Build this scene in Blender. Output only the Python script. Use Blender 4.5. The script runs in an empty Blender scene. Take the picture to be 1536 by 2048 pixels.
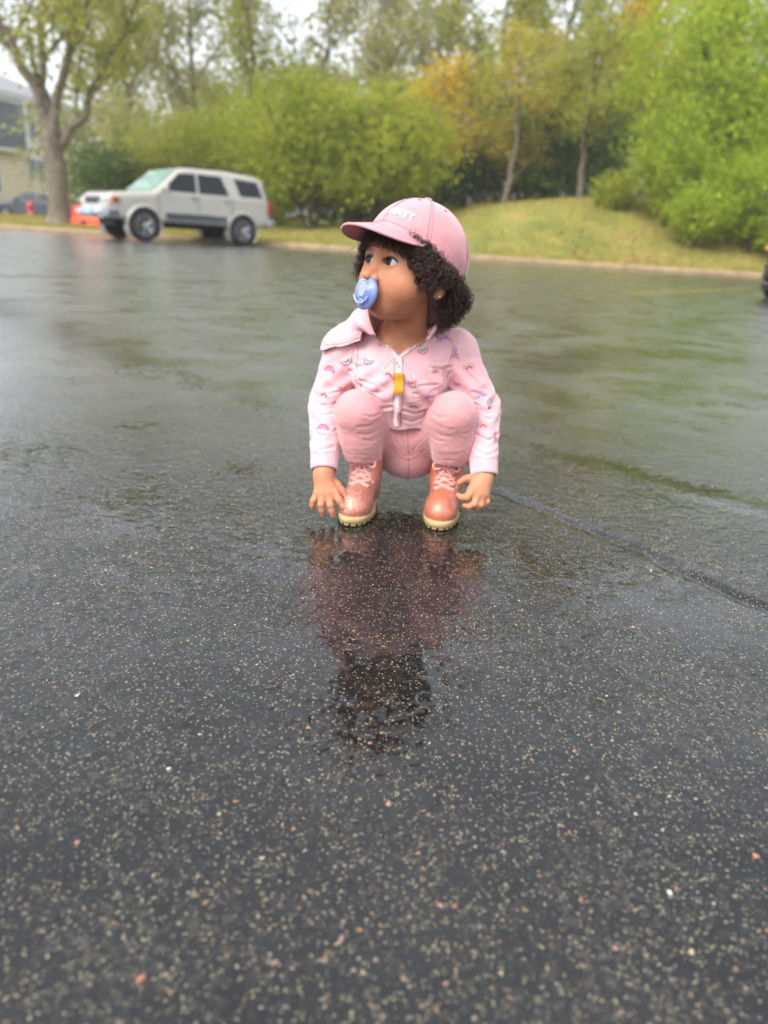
import bpy, math, random
import numpy as np
from math import radians as rad, sin, cos, pi

scene = bpy.context.scene
# ------------------------------------------------------------------ camera
cam_d = bpy.data.cameras.new('camera'); cam = bpy.data.objects.new('camera', cam_d)
scene.collection.objects.link(cam); scene.camera = cam
cam_d.sensor_fit = 'VERTICAL'; cam_d.sensor_height = 36.0; cam_d.lens = 26.0
cam_d.clip_start = 0.02; cam_d.clip_end = 2000
def cam_matrix(h, pitch, roll):
    from mathutils import Matrix, Vector
    p, r = rad(pitch), rad(roll)
    fw = Vector((0, cos(p), -sin(p))); r0 = Vector((1, 0, 0)); u0 = r0.cross(fw)
    ri = r0*cos(r)+u0*sin(r); up = ri.cross(fw)
    return Matrix(((ri.x, up.x, -fw.x, 0), (ri.y, up.y, -fw.y, 0), (ri.z, up.z, -fw.z, h), (0, 0, 0, 1)))
cam.matrix_world = cam_matrix(0.45, 20.4, 3.7)
cam_d.dof.use_dof = True; cam_d.dof.focus_distance = 0.93; cam_d.dof.aperture_fstop = 3.5

# ------------------------------------------------------------------ sky, sun, exposure
SUN_EL, SUN_AZ = 50.0, -140.0            # azimuth: degrees from +Y towards +X, of the place the light comes from
world = bpy.data.worlds.new('World'); scene.world = world; world.use_nodes = True
wn = world.node_tree; wn.nodes.clear()
sky = wn.nodes.new('ShaderNodeTexSky'); sky.sky_type = 'NISHITA'; sky.sun_disc = False
sky.sun_elevation = rad(SUN_EL); sky.sun_rotation = rad(SUN_AZ)
sky.air_density = 1.0; sky.dust_density = 6.0; sky.ozone_density = 1.0
hs = wn.nodes.new('ShaderNodeHueSaturation'); hs.inputs['Saturation'].default_value = 0.36
mixw = wn.nodes.new('ShaderNodeMix'); mixw.data_type = 'RGBA'; mixw.inputs[0].default_value = 0.42
mixw.inputs[7].default_value = (8.5, 9.0, 9.8, 1)      # an even, closed cloud deck over the clear sky
bg = wn.nodes.new('ShaderNodeBackground'); bg.inputs['Strength'].default_value = 0.15
out = wn.nodes.new('ShaderNodeOutputWorld')
wn.links.new(sky.outputs[0], hs.inputs['Color']); wn.links.new(hs.outputs[0], mixw.inputs[6])
wn.links.new(mixw.outputs[2], bg.inputs[0]); wn.links.new(bg.outputs[0], out.inputs[0])
sun_d = bpy.data.lights.new('sun', 'SUN'); sun_d.energy = 1.4; sun_d.angle = rad(28); sun_d.color = (1, .96, .9)
sun = bpy.data.objects.new('sun', sun_d); scene.collection.objects.link(sun)
sun.rotation_euler = (rad(90-SUN_EL), 0, rad(180-SUN_AZ)) 
scene.view_settings.view_transform = 'Standard'; scene.view_settings.look = 'None'
scene.view_settings.exposure = 0.95; scene.view_settings.gamma = 1.0; scene.view_settings.use_curve_mapping = False
scene.render.engine = 'CYCLES'
scene.cycles.use_denoising = True; scene.cycles.max_bounces = 8; scene.cycles.transparent_max_bounces = 12
scene.cycles.caustics_reflective = False; scene.cycles.caustics_refractive = False

# ------------------------------------------------------------------ helpers
COL = scene.collection
F = np.float32
def S(r, g, b):
    f = lambda c: (c/255/12.92) if c <= 10 else ((c/255+.055)/1.055)**2.4
    return (f(r), f(g), f(b))

def node_mat(name):
    m = bpy.data.materials.new(name); m.use_nodes = True
    nt = m.node_tree; b = nt.nodes['Principled BSDF']
    return m, nt, b
def N(nt, t, **kw):
    n = nt.nodes.new(t)
    for k, v in kw.items():
        if hasattr(n, k): setattr(n, k, v)
    return n
def L(nt, a, b): nt.links.new(a, b)

def mat(name, base, rough=.6, metal=0., var=(30., .15), bump=None, coat=0., sss=0., trans=0., spec=.5, ior=1.45, sheen=0., col2=None, alpha=1.):
    """procedural material: base colour broken up by noise, optional second colour and fine relief"""
    m, nt, b = node_mat(name)
    tc = N(nt, 'ShaderNodeTexCoord')
    nz = N(nt, 'ShaderNodeTexNoise'); nz.inputs['Scale'].default_value = var[0]; nz.inputs['Detail'].default_value = 4
    L(nt, tc.outputs['Object'], nz.inputs['Vector'])
    rp = N(nt, 'ShaderNodeValToRGB')
    c1 = tuple(max(0, c*(1-var[1])) for c in base); c2 = col2 or tuple(min(1, c*(1+var[1])) for c in base)
    rp.color_ramp.elements[0].color = (*c1, 1); rp.color_ramp.elements[1].color = (*c2, 1)
    rp.color_ramp.elements[0].position = .3; rp.color_ramp.elements[1].position = .7
    L(nt, nz.outputs[0], rp.inputs[0]); L(nt, rp.outputs[0], b.inputs['Base Color'])
    b.inputs['Roughness'].default_value = rough; b.inputs['Metallic'].default_value = metal
    b.inputs['Coat Weight'].default_value = coat; b.inputs['Coat Roughness'].default_value = .06
    b.inputs['Specular IOR Level'].default_value = spec; b.inputs['IOR'].default_value = ior
    b.inputs['Transmission Weight'].default_value = trans; b.inputs['Sheen Weight'].default_value = sheen
    b.inputs['Alpha'].default_value = alpha
    if sss:
        b.inputs['Subsurface Weight'].default_value = sss; b.inputs['Subsurface Radius'].default_value = (.008, .003, .0015)
        b.inputs['Subsurface Scale'].default_value = 1.0
    if bump:
        n2 = N(nt, 'ShaderNodeTexNoise'); n2.inputs['Scale'].default_value = bump[0]; n2.inputs['Detail'].default_value = 3
        bp = N(nt, 'ShaderNodeBump'); bp.inputs['Strength'].default_value = bump[1]; bp.inputs['Distance'].default_value = bump[2]
        L(nt, tc.outputs['Object'], n2.inputs['Vector']); L(nt, n2.outputs[0], bp.inputs['Height']); L(nt, bp.outputs[0], b.inputs['Normal'])
    return m

def mesh_from(name, V, Fc, smooth=True, mats=None, midx=None):
    """V (n,3); Fc (m,k) int array or list of arrays/lists of different size"""
    me = bpy.data.meshes.new(name)
    V = np.asarray(V, F)
    if isinstance(Fc, np.ndarray): parts = [Fc]
    elif len(Fc) and isinstance(Fc[0], np.ndarray) and Fc[0].ndim == 2: parts = [f for f in Fc if len(f)]
    else:
        by = {}
        for f in Fc: by.setdefault(len(f), []).append(f)
        parts = [np.array(v, np.int32) for v in by.values()]
    loops = np.concatenate([p.ravel() for p in parts]).astype(np.int32)
    tot = np.concatenate([np.full(len(p), p.shape[1], np.int32) for p in parts])
    start = np.concatenate([[0], np.cumsum(tot)[:-1]]).astype(np.int32)
    me.vertices.add(len(V)); me.vertices.foreach_set('co', V.ravel())
    me.loops.add(len(loops)); me.loops.foreach_set('vertex_index', loops)
    me.polygons.add(len(tot)); me.polygons.foreach_set('loop_start', start); me.polygons.foreach_set('loop_total', tot)
    if midx is not None: me.polygons.foreach_set('material_index', np.asarray(midx, np.int32))
    me.update(calc_edges=True); me.validate()
    me.polygons.foreach_set('use_smooth', np.full(len(me.polygons), bool(smooth)))
    for m in (mats if isinstance(mats, (list, tuple)) else [mats]):
        if m is not None: me.materials.append(m)
    return me

def obj(name, V, Fc, m, parent=None, smooth=True, midx=None, off=None):
    V = np.asarray(V, F)
    if off is not None: V = V-np.asarray(off, F)
    o = bpy.data.objects.new(name, mesh_from(name, V, Fc, smooth, m, midx))
    COL.objects.link(o)
    if parent is not None: o.parent = parent
    return o
def empty(name, loc, rz=0., parent=None):
    o = bpy.data.objects.new(name, None); o.empty_display_size = .1; COL.objects.link(o)
    o.location = loc; o.rotation_euler = (0, 0, rz)
    if parent is not None: o.parent = parent
    return o
def tag(o, label, cat, group=None):
    o['label'] = label; o['category'] = cat
    if group: o['group'] = group
    return o
def kind(o, k): o['kind'] = k; return o
def copy_tree(o, parent=None):
    c = o.copy(); COL.objects.link(c); c.parent = parent
    for ch in list(o.children): copy_tree(ch, c)
    return c

class MB:
    """collects simple solids into one mesh"""
    def __init__(s): s.v = []; s.f = []; s.n = 0
    def add(s, V, Fc):
        V = np.asarray(V, F); s.v.append(V); s.f += [[int(i)+s.n for i in f] for f in Fc]; s.n += len(V); return s
    def box(s, c, d, R=None, bev=0.):
        hx, hy, hz = d[0]/2, d[1]/2, d[2]/2
        if bev <= 0:
            V = np.array([(x, y, z) for x in (-hx, hx) for y in (-hy, hy) for z in (-hz, hz)], F)
            Fc = [(0, 1, 3, 2), (4, 6, 7, 5), (0, 4, 5, 1), (2, 3, 7, 6), (0, 2, 6, 4), (1, 5, 7, 3)]
        else:
            b = min(bev, hx*.9, hy*.9, hz*.9); V = []; Fc = []
            for sx in (-1, 1):
                for sy in (-1, 1):
                    for sz in (-1, 1):
                        V += [(sx*hx, sy*(hy-b), sz*(hz-b)), (sx*(hx-b), sy*hy, sz*(hz-b)), (sx*(hx-b), sy*(hy-b), sz*hz)]
            V = np.array(V, F); idx = lambda sx, sy, sz, k: ((sx > 0)*4+(sy > 0)*2+(sz > 0))*3+k
            def q(a): Fc.append(a)
            for sg in (-1, 1):
                q([idx(sg, -1, -1, 0), idx(sg, 1, -1, 0), idx(sg, 1, 1, 0), idx(sg, -1, 1, 0)][::sg])
                q([idx(-1, sg, -1, 1), idx(-1, sg, 1, 1), idx(1, sg, 1, 1), idx(1, sg, -1, 1)][::sg])
                q([idx(-1, -1, sg, 2), idx(1, -1, sg, 2), idx(1, 1, sg, 2), idx(-1, 1, sg, 2)][::sg])
            for a in (-1, 1):
                for c_ in (-1, 1):
                    q([idx(a, c_, -1, 0), idx(a, c_, 1, 0), idx(a, c_, 1, 1), idx(a, c_, -1, 1)])
                    q([idx(a, -1, c_, 0), idx(a, 1, c_, 0), idx(a, 1, c_, 2), idx(a, -1, c_, 2)])
                    q([idx(-1, a, c_, 1), idx(1, a, c_, 1), idx(1, a, c_, 2), idx(-1, a, c_, 2)])
                    for e in (-1, 1): q([idx(a, c_, e, 0), idx(a, c_, e, 1), idx(a, c_, e, 2)])
        if R is not None: V = V @ np.asarray(R, F).T
        return s.add(V+np.asarray(c, F), Fc)
    def tube(s, P, r, n=8, caps=True):
        V, Fc = tube(P, r, n, caps); return s.add(V, Fc)
    def lathe(s, c, prof, axis=2, n=24):
        """prof: list of (radius, along)"""
        V = []; Fc = []
        for r, a in prof:
            for k in range(n):
                t = 2*pi*k/n; p = [r*cos(t), r*sin(t), a]
                if axis == 1: p = [p[0], a, p[1]]
                if axis == 0: p = [a, p[0], p[1]]
                V.append(p)
        for i in range(len(prof)-1):
            for k in range(n): Fc.append((i*n+k, i*n+(k+1) % n, (i+1)*n+(k+1) % n, (i+1)*n+k))
        Fc.append(list(range(n))[::-1]); Fc.append([(len(prof)-1)*n+k for k in range(n)])
        return s.add(np.array(V)+np.asarray(c), Fc)
    def prism(s, P, q0, q1):
        """polygon P (list of 3-vectors offsets) swept from q0 to q1"""
        P = np.asarray(P, F); n = len(P)
        V = np.concatenate([P+np.asarray(q0, F), P+np.asarray(q1, F)])
        Fc = [list(range(n))[::-1], list(range(n, 2*n))]+[(i, (i+1) % n, n+(i+1) % n, n+i) for i in range(n)]
        return s.add(V, Fc)
    def build(s, name, m, parent=None, smooth=False, off=None):
        o = obj(name, np.concatenate(s.v), s.f, m, parent, smooth, None, off)
        return o

def tube(P, r, n=8, caps=True):
    P = np.asarray(P, float); k = len(P); r = np.broadcast_to(np.asarray(r, float), (k,))
    T = np.gradient(P, axis=0); T /= np.linalg.norm(T, axis=1)[:, None]+1e-12
    ref = np.array([0, 0, 1.]) if abs(T[0, 2]) < .9 else np.array([1., 0, 0])
    U = np.zeros_like(P); u = ref-T[0]*(ref@T[0]); u /= np.linalg.norm(u)
    for i in range(k):
        u = u-T[i]*(u@T[i]); u /= np.linalg.norm(u)+1e-12; U[i] = u
    W = np.cross(T, U); a = np.arange(n)*2*pi/n
    V = P[:, None]+r[:, None, None]*(U[:, None]*np.cos(a)[None, :, None]+W[:, None]*np.sin(a)[None, :, None])
    V = V.reshape(-1, 3); Fc = []
    for i in range(k-1):
        for j in range(n): Fc.append((i*n+j, i*n+(j+1) % n, (i+1)*n+(j+1) % n, (i+1)*n+j))
    if caps: Fc += [list(range(n))[::-1], [(k-1)*n+j for j in range(n)]]
    return V, Fc

def tubes(P, R, n=3):
    """many tubes at once. P (K,m,3), R (K,m) -> V, quads"""
    K, m, _ = P.shape
    T = np.gradient(P, axis=1); T /= np.linalg.norm(T, axis=2)[..., None]+1e-12
    ref = np.array([.31, .52, .79]); U = np.cross(T, ref); U /= np.linalg.norm(U, axis=2)[..., None]+1e-9
    W = np.cross(T, U); a = np.arange(n)*2*pi/n
    V = P[:, :, None]+R[:, :, None, None]*(U[:, :, None]*np.cos(a)[:, None]+W[:, :, None]*np.sin(a)[:, None])
    idx = np.arange(K*m*n).reshape(K, m, n); nx = np.roll(idx, -1, axis=2)
    Q = np.stack([idx[:, :-1], nx[:, :-1], nx[:, 1:], idx[:, 1:]], -1).reshape(-1, 4)
    return V.reshape(-1, 3).astype(F), Q.astype(np.int32)

def spline(P, n):
    """Catmull-Rom through P"""
    P = np.asarray(P, float); Q = np.vstack([2*P[0]-P[1], P, 2*P[-1]-P[-2]]); k = len(P)-1
    t = np.linspace(0, k-1e-6, n); i = t.astype(int); f = (t-i)[:, None]
    a, b, c, d = Q[i], Q[i+1], Q[i+2], Q[i+3]
    return .5*((2*b)+(-a+c)*f+(2*a-5*b+4*c-d)*f**2+(-a+3*b-3*c+d)*f**3)

# ---- signed distance modelling (organic shapes): smooth unions, then a surface-nets mesh
def A(*v): return np.array(v, F)
def vl(q): return np.sqrt(np.einsum('ij,ij->i', q, q))
def cone(p, a, b, ra, rb):
    a = A(*a); b = A(*b); d = b-a; q = p-a
    t = np.clip(q@d/F(d@d), 0, 1); return vl(q-t[:, None]*d)-(F(ra)+F(rb-ra)*t)
def chain(p, pts, rs, k=0.):
    d = None
    for i in range(len(pts)-1):
        e = cone(p, pts[i], pts[i+1], rs[i], rs[i+1]); d = e if d is None else (smin(d, e, k) if k else np.minimum(d, e))
    return d
def ball(p, c, r): return vl(p-A(*c))-F(r)
def ell(p, c, r, R=None):
    q = p-A(*c)
    if R is not None: q = q@np.asarray(R, F)
    r = A(*r); k0 = vl(q/r); k1 = vl(q/(r*r)); return k0*(k0-1)/(k1+F(1e-9))
def smin(a, b, k):
    h = np.clip(k-np.abs(a-b), 0, None)/F(k); return np.minimum(a, b)-h*h*F(k*.25)
def smax(a, b, k): return -smin(-a, -b, k)
_rs = np.random.RandomState(5)
_WD = _rs.normal(size=(64, 3)).astype(F); _WD /= np.linalg.norm(_WD, axis=1)[:, None]; _WP = (_rs.rand(64)*6.283).astype(F)
def wob(p, freq, s=0, n=6):
    d = 0
    for i in range(n):
        j = (s*7+i) % 64; d = d+np.sin(p@(_WD[j]*F(freq*(1+.35*i)))+_WP[j])/(1+.25*i)
    return d/n
def surface(f, lo, hi, h, B=8, k=1.7):
    lo = np.array(lo, float); hi = np.array(hi, float); nb = np.ceil((hi-lo)/h/B).astype(int)+1; n = nb*B
    cb = np.stack(np.meshgrid(*[np.arange(m) for m in nb], indexing='ij'), -1).reshape(-1, 3)
    ctr = (lo+(cb*B+(B-1)/2)*h).astype(F); dc = f(ctr)
    act = np.abs(dc) < B*h*.87*k
    Dn = np.repeat(np.repeat(np.repeat(np.where(dc < 0, F(-1), F(1)).reshape(nb), B, 0), B, 1), B, 2)
    ab = cb[act]; o = np.stack(np.meshgrid(*[np.arange(B)]*3, indexing='ij'), -1).reshape(-1, 3)
    ij = (ab[:, None]*B+o[None]).reshape(-1, 3)
    val = np.concatenate([f((lo+c*h).astype(F)) for c in np.array_split(ij, max(1, len(ij)//400000))])
    Dn[ij[:, 0], ij[:, 1], ij[:, 2]] = val
    I = Dn < 0; s = np.zeros(n-1, np.uint8)
    for a in (0, 1):
        for b in (0, 1):
            for c in (0, 1): s += I[a:n[0]-1+a, b:n[1]-1+b, c:n[2]-1+c]
    cells = np.argwhere((s > 0) & (s < 8)); cid = np.full(n-1, -1, np.int32); cid[tuple(cells.T)] = np.arange(len(cells))
    acc = np.zeros((len(cells), 3)); cnt = np.zeros(len(cells))
    for ax in range(3):
        for u in (0, 1):
            for v in (0, 1):
                o0 = np.zeros(3, int); o0[(ax+1) % 3] = u; o0[(ax+2) % 3] = v; o1 = o0.copy(); o1[ax] = 1
                d0 = Dn[tuple((cells+o0).T)]; d1 = Dn[tuple((cells+o1).T)]; mk = (d0 < 0) != (d1 < 0)
                t = np.clip(np.where(mk, d0/np.where(mk, d0-d1, 1), 0), 0, 1)
                acc += np.where(mk[:, None], o0+t[:, None]*(o1-o0), 0); cnt += mk
    V = lo+(cells+acc/np.maximum(cnt, 1)[:, None])*h; Q = []
    for ax in range(3):
        b, c = (ax+1) % 3, (ax+2) % 3
        sl0 = [slice(1, -1)]*3; sl1 = [slice(1, -1)]*3; sl0[ax] = slice(0, -1); sl1[ax] = slice(1, None)
        i0 = I[tuple(sl0)]; i1 = I[tuple(sl1)]
        for fl in (0, 1):
            e = np.argwhere((i0 & ~i1) if not fl else (~i0 & i1)); off = np.ones(3, int); off[ax] = 0; e = e+off
            if not len(e): continue
            eb = np.zeros(3, int); eb[b] = 1; ec = np.zeros(3, int); ec[c] = 1
            q = np.stack([cid[tuple((e-eb-ec).T)], cid[tuple((e-ec).T)], cid[tuple(e.T)], cid[tuple((e-eb).T)]], 1)
            Q.append(q if not fl else q[:, ::-1])
    Q = np.concatenate(Q); Q = Q[(Q >= 0).all(1)]
    return V.astype(F), Q.astype(np.int32)
def onto(f, p, off=0., it=4):
    """move points onto the surface f = 0 (+off outwards)"""
    p = np.asarray(p, F).copy(); e = F(4e-4)
    for _ in range(it):
        d = f(p)-F(off); g = np.stack([f(p+e*np.eye(3, dtype=F)[i])-f(p-e*np.eye(3, dtype=F)[i]) for i in range(3)], 1)
        g /= vl(g)[:, None]+F(1e-9); p -= d[:, None]*g
    return p, g
def march(f, o, d, tmax=.5):
    """first hit of the surface f from points o along d"""
    o = np.asarray(o, F); d = np.asarray(d, F); t = np.zeros(len(o), F)
    for _ in range(90): t = np.minimum(t+np.clip(f(o+t[:, None]*d)*F(.7), -.02, .05), tmax)
    return o+t[:, None]*d
def poly2(px, pz, P):
    """signed distance to a 2-D polygon"""
    P = np.asarray(P, F); d = np.full(len(px), 1e9, F); ins = np.zeros(len(px), bool)
    for i in range(len(P)):
        a = P[i]; b = P[i-1]; e = b-a; wx = px-a[0]; wz = pz-a[1]
        t = np.clip((wx*e[0]+wz*e[1])/(e@e), 0, 1); d = np.minimum(d, (wx-e[0]*t)**2+(wz-e[1]*t)**2)
        c1 = pz >= a[1]; c2 = pz < b[1]; c3 = e[0]*wz > e[1]*wx
        ins ^= (c1 & c2 & c3) | (~c1 & ~c2 & ~c3)
    return np.where(ins, -1, 1)*np.sqrt(d)
# ------------------------------------------------------------------ ground
def kerb_y(x): return 20.7+.035*np.clip(x, 0, 40)+.0*x
def seam_d(x, y):
    """signed distance to the paving seam that runs across the lot, and position along it"""
    P = np.array([(-9., 9.2), (-4.2, 5.4), (-1.9, 3.42), (-.222, 1.80), (.03, 1.56), (.222, 1.365), (.428, 1.10), (.541, .935), (1.1, .08), (1.8, -.9)])
    d = np.full(x.shape, 1e9); sg = np.ones(x.shape); 
    for a, b in zip(P[:-1], P[1:]):
        e = b-a; wx, wy = x-a[0], y-a[1]; t = np.clip((wx*e[0]+wy*e[1])/(e@e), 0, 1)
        dx, dy = wx-t*e[0], wy-t*e[1]; dd = np.hypot(dx, dy); cr = e[0]*wy-e[1]*wx
        m = dd < d; d = np.where(m, dd, d); sg = np.where(m, np.sign(cr), sg)
    return d*sg                                              # positive on the far side
def wob2(x, y, f, s, n=7):
    p = np.stack([x.ravel(), y.ravel(), 0*x.ravel()+s*1.7], 1).astype(F); return wob(p, f, s, n).reshape(x.shape).astype(float)
def lot_height(x, y):
    d = seam_d(x, y); n = wob2(x, y, 16., 1)*.004+wob2(x, y, 40., 4)*.02
    st = (.0010+.0040*np.clip((x+.2)*1.6, 0, 1))*(1/(1+np.exp(-np.clip((d+n)/.004, -30, 30)))-.55*np.exp(-((d+n+.008)/.010)**2)*(x > -.1))                          # the far mat lies a few millimetres higher
    return st+.0030*wob2(x, y, 2.6, 2)+.0010*wob2(x, y, 9., 3)-.003

def asphalt():
    m, nt, b = node_mat('wet_asphalt'); tc = N(nt, 'ShaderNodeTexCoord'); ob = tc.outputs['Object']
    at = N(nt, 'ShaderNodeAttribute', attribute_name='film')
    nw = N(nt, 'ShaderNodeTexNoise'); nw.inputs['Scale'].default_value = 260.; nw.inputs['Detail'].default_value = 2; L(nt, ob, nw.inputs['Vector'])
    sw = N(nt, 'ShaderNodeVectorMath', operation='SCALE'); sw.inputs['Scale'].default_value = .006; L(nt, nw.outputs['Color'], sw.inputs[0])
    aw = N(nt, 'ShaderNodeVectorMath', operation='ADD'); L(nt, ob, aw.inputs[0]); L(nt, sw.outputs[0], aw.inputs[1]); wob_ = aw.outputs[0]
    def vor(scale, lo, hi, feat='F1'):
        v = N(nt, 'ShaderNodeTexVoronoi'); v.inputs['Scale'].default_value = scale; L(nt, wob_, v.inputs['Vector'])
        r = N(nt, 'ShaderNodeMapRange'); r.inputs[1].default_value = lo; r.inputs[2].default_value = hi; r.inputs[3].default_value = 1; r.inputs[4].default_value = 0
        L(nt, v.outputs['Distance'], r.inputs[0]); sp = N(nt, 'ShaderNodeSeparateColor'); L(nt, v.outputs['Color'], sp.inputs[0]); return v, r, sp
    def math_(op, a, c, cl=False):
        n = N(nt, 'ShaderNodeMath', operation=op); n.use_clamp = cl
        for i, x in enumerate((a, c)):
            if isinstance(x, (int, float)): n.inputs[i].default_value = x
            else: L(nt, x, n.inputs[i])
        return n.outputs[0]
    v1, r1, s1 = vor(190., .20, .34); v2, r2, s2 = vor(300., .24, .40)
    on1 = math_('GREATER_THAN', s1.outputs[1], .62); on2 = math_('GREATER_THAN', s2.outputs[1], .5)
    sz1 = math_('MULTIPLY', math_('POWER', s1.outputs[2], 1.6), .42)
    k1 = math_('MULTIPLY', math_('MULTIPLY', math_('SUBTRACT', sz1, v1.outputs['Distance']), 9., True), on1); k2 = math_('MULTIPLY', math_('MULTIPLY', r2.outputs[0], on2), .75)
    ramp = N(nt, 'ShaderNodeValToRGB'); L(nt, s1.outputs[0], ramp.inputs[0]); e = ramp.color_ramp.elements
    e[0].color = (*S(50, 48, 44), 1); e[1].color = (*S(172, 162, 138), 1); x = e.new(.5); x.color = (*S(96, 86, 66), 1); x = e.new(.9); x.color = (*S(140, 102, 72), 1)
    ramp2 = N(nt, 'ShaderNodeValToRGB'); L(nt, s2.outputs[0], ramp2.inputs[0]); e = ramp2.color_ramp.elements
    e[0].color = (*S(60, 58, 52), 1); e[1].color = (*S(158, 146, 118), 1)
    nz = N(nt, 'ShaderNodeTexNoise'); nz.inputs['Scale'].default_value = 3.5; nz.inputs['Detail'].default_value = 6; L(nt, ob, nz.inputs['Vector'])
    br = N(nt, 'ShaderNodeValToRGB'); L(nt, nz.outputs[0], br.inputs[0]); e = br.color_ramp.elements
    e[0].color = (.005, .0052, .006, 1); e[1].color = (.017, .017, .017, 1); e[0].position = .3; e[1].position = .7
    ng = N(nt, 'ShaderNodeTexNoise'); ng.inputs['Scale'].default_value = 150.; ng.inputs['Detail'].default_value = 6; ng.inputs['Roughness'].default_value = .65; L(nt, ob, ng.inputs['Vector'])
    rg_ = N(nt, 'ShaderNodeMapRange'); rg_.inputs[1].default_value = .50; rg_.inputs[2].default_value = .74; L(nt, ng.outputs[0], rg_.inputs[0])
    m0 = N(nt, 'ShaderNodeMix', data_type='RGBA'); pt = N(nt, 'ShaderNodeTexNoise'); pt.inputs['Scale'].default_value = 7.; pt.inputs['Detail'].default_value = 3; L(nt, ob, pt.inputs['Vector']); pr_ = N(nt, 'ShaderNodeMapRange'); pr_.inputs[1].default_value = .38; pr_.inputs[2].default_value = .62; pr_.inputs[3].default_value = .25; L(nt, pt.outputs[0], pr_.inputs[0]); L(nt, math_('MULTIPLY', math_('MULTIPLY', rg_.outputs[0], pr_.outputs[0]), math_('SUBTRACT', 1., math_('MULTIPLY', at.outputs['Fac'], .6))), m0.inputs[0]); L(nt, br.outputs[0], m0.inputs[6]); m0.inputs[7].default_value = (*S(82, 77, 66), 1)
    m1 = N(nt, 'ShaderNodeMix', data_type='RGBA'); L(nt, k2, m1.inputs[0]); L(nt, m0.outputs[2], m1.inputs[6]); L(nt, ramp2.outputs[0], m1.inputs[7])
    m2 = N(nt, 'ShaderNodeMix', data_type='RGBA'); L(nt, k1, m2.inputs[0]); L(nt, m1.outputs[2], m2.inputs[6]); L(nt, ramp.outputs[0], m2.inputs[7])
    L(nt, m2.outputs[2], b.inputs['Base Color'])
    # water film: smooth where it stands, rougher where the stones come through; beyond the modelled stones the relief is a broad gloss
    far = N(nt, 'ShaderNodeAttribute', attribute_name='far').outputs['Fac']; film = at.outputs['Fac']
    rg = N(nt, 'ShaderNodeMapRange'); rg.inputs[3].default_value = .21; rg.inputs[4].default_value = .035; L(nt, film, rg.inputs[0]); L(nt, rg.outputs[0], b.inputs['Roughness'])
    b.inputs['IOR'].default_value = 1.45; L(nt, math_('MULTIPLY', far, math_('SUBTRACT', 1., math_('MULTIPLY', film, .7))), b.inputs['Coat Weight']); b.inputs['Coat IOR'].default_value = 2.0; 
    nf = N(nt, 'ShaderNodeTexNoise'); nf.inputs['Scale'].default_value = 3.2; nf.inputs['Detail'].default_value = 9; nf.inputs['Roughness'].default_value = .7; L(nt, ob, nf.inputs['Vector'])
    rf = N(nt, 'ShaderNodeMapRange'); rf.inputs[1].default_value = .35; rf.inputs[2].default_value = .65; rf.inputs[3].default_value = .16; rf.inputs[4].default_value = .46; L(nt, nf.outputs[0], rf.inputs[0]); L(nt, rf.outputs[0], b.inputs['Coat Roughness'])
    hb = N(nt, 'ShaderNodeTexNoise'); hb.inputs['Scale'].default_value = 170.; hb.inputs['Detail'].default_value = 4; L(nt, ob, hb.inputs['Vector'])
    hh = math_('ADD', hb.outputs[0], math_('MULTIPLY', k1, .35))
    bs = N(nt, 'ShaderNodeMapRange'); bs.inputs[3].default_value = .55; bs.inputs[4].default_value = .03; L(nt, film, bs.inputs[0])
    bp = N(nt, 'ShaderNodeBump'); bp.inputs['Distance'].default_value = .0016; L(nt, bs.outputs[0], bp.inputs['Strength']); L(nt, hh, bp.inputs['Height']); L(nt, bp.outputs[0], b.inputs['Normal'])
    return m

_T = np.random.RandomState(77).rand(256, 256)
def vn(x, y, f, ox=0., oy=0.):
    """smooth lattice noise, f cells per metre, -1..1"""
    u, v = x*f+ox+500., y*f+oy+500.; i, j = np.floor(u).astype(int), np.floor(v).astype(int); a, b = u-i, v-j
    a = a*a*a*(a*(a*6-15)+10); b = b*b*b*(b*(b*6-15)+10); i &= 255; j &= 255; i1, j1 = (i+1) & 255, (j+1) & 255
    return ((_T[i, j]*(1-a)+_T[i1, j]*a)*(1-b)+(_T[i, j1]*(1-a)+_T[i1, j1]*a)*b)*2-1
def film_mask(X, Y):
    d = seam_d(X, Y); ed = wob2(X, Y, 14., 6)
    wl = np.where(X < -.1, .05+.16*np.clip((-.1-X)/1.2, 0, 1.4), .011+.006*ed); strip = np.clip(1.25-np.abs(d+.008+ed*.012-np.where(X < -.1, wl*.7, .0))/np.maximum(wl, .007), 0, 1)*np.where(X < -.1, .6, .8*np.clip(.75+1.1*ed, .1, 1))
    d2 = d-.30-.10*np.clip(X, 0, 3); s2 = np.clip(1.2-np.abs(d2+ed*.03)/.06, 0, 1)*(X > .15)*.9
    return np.maximum(strip, s2)
def fan_in(x, y):
    """1 well inside the closely modelled ground in front of and round the child, 0 outside"""
    w = .30+.72*np.clip(y, 0, 9); return np.clip((w-np.abs(x))/.12, 0, 1)*np.clip((y-.20)/.05, 0, 1)*np.clip((2.5-y)/1.2, 0, 1)
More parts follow.
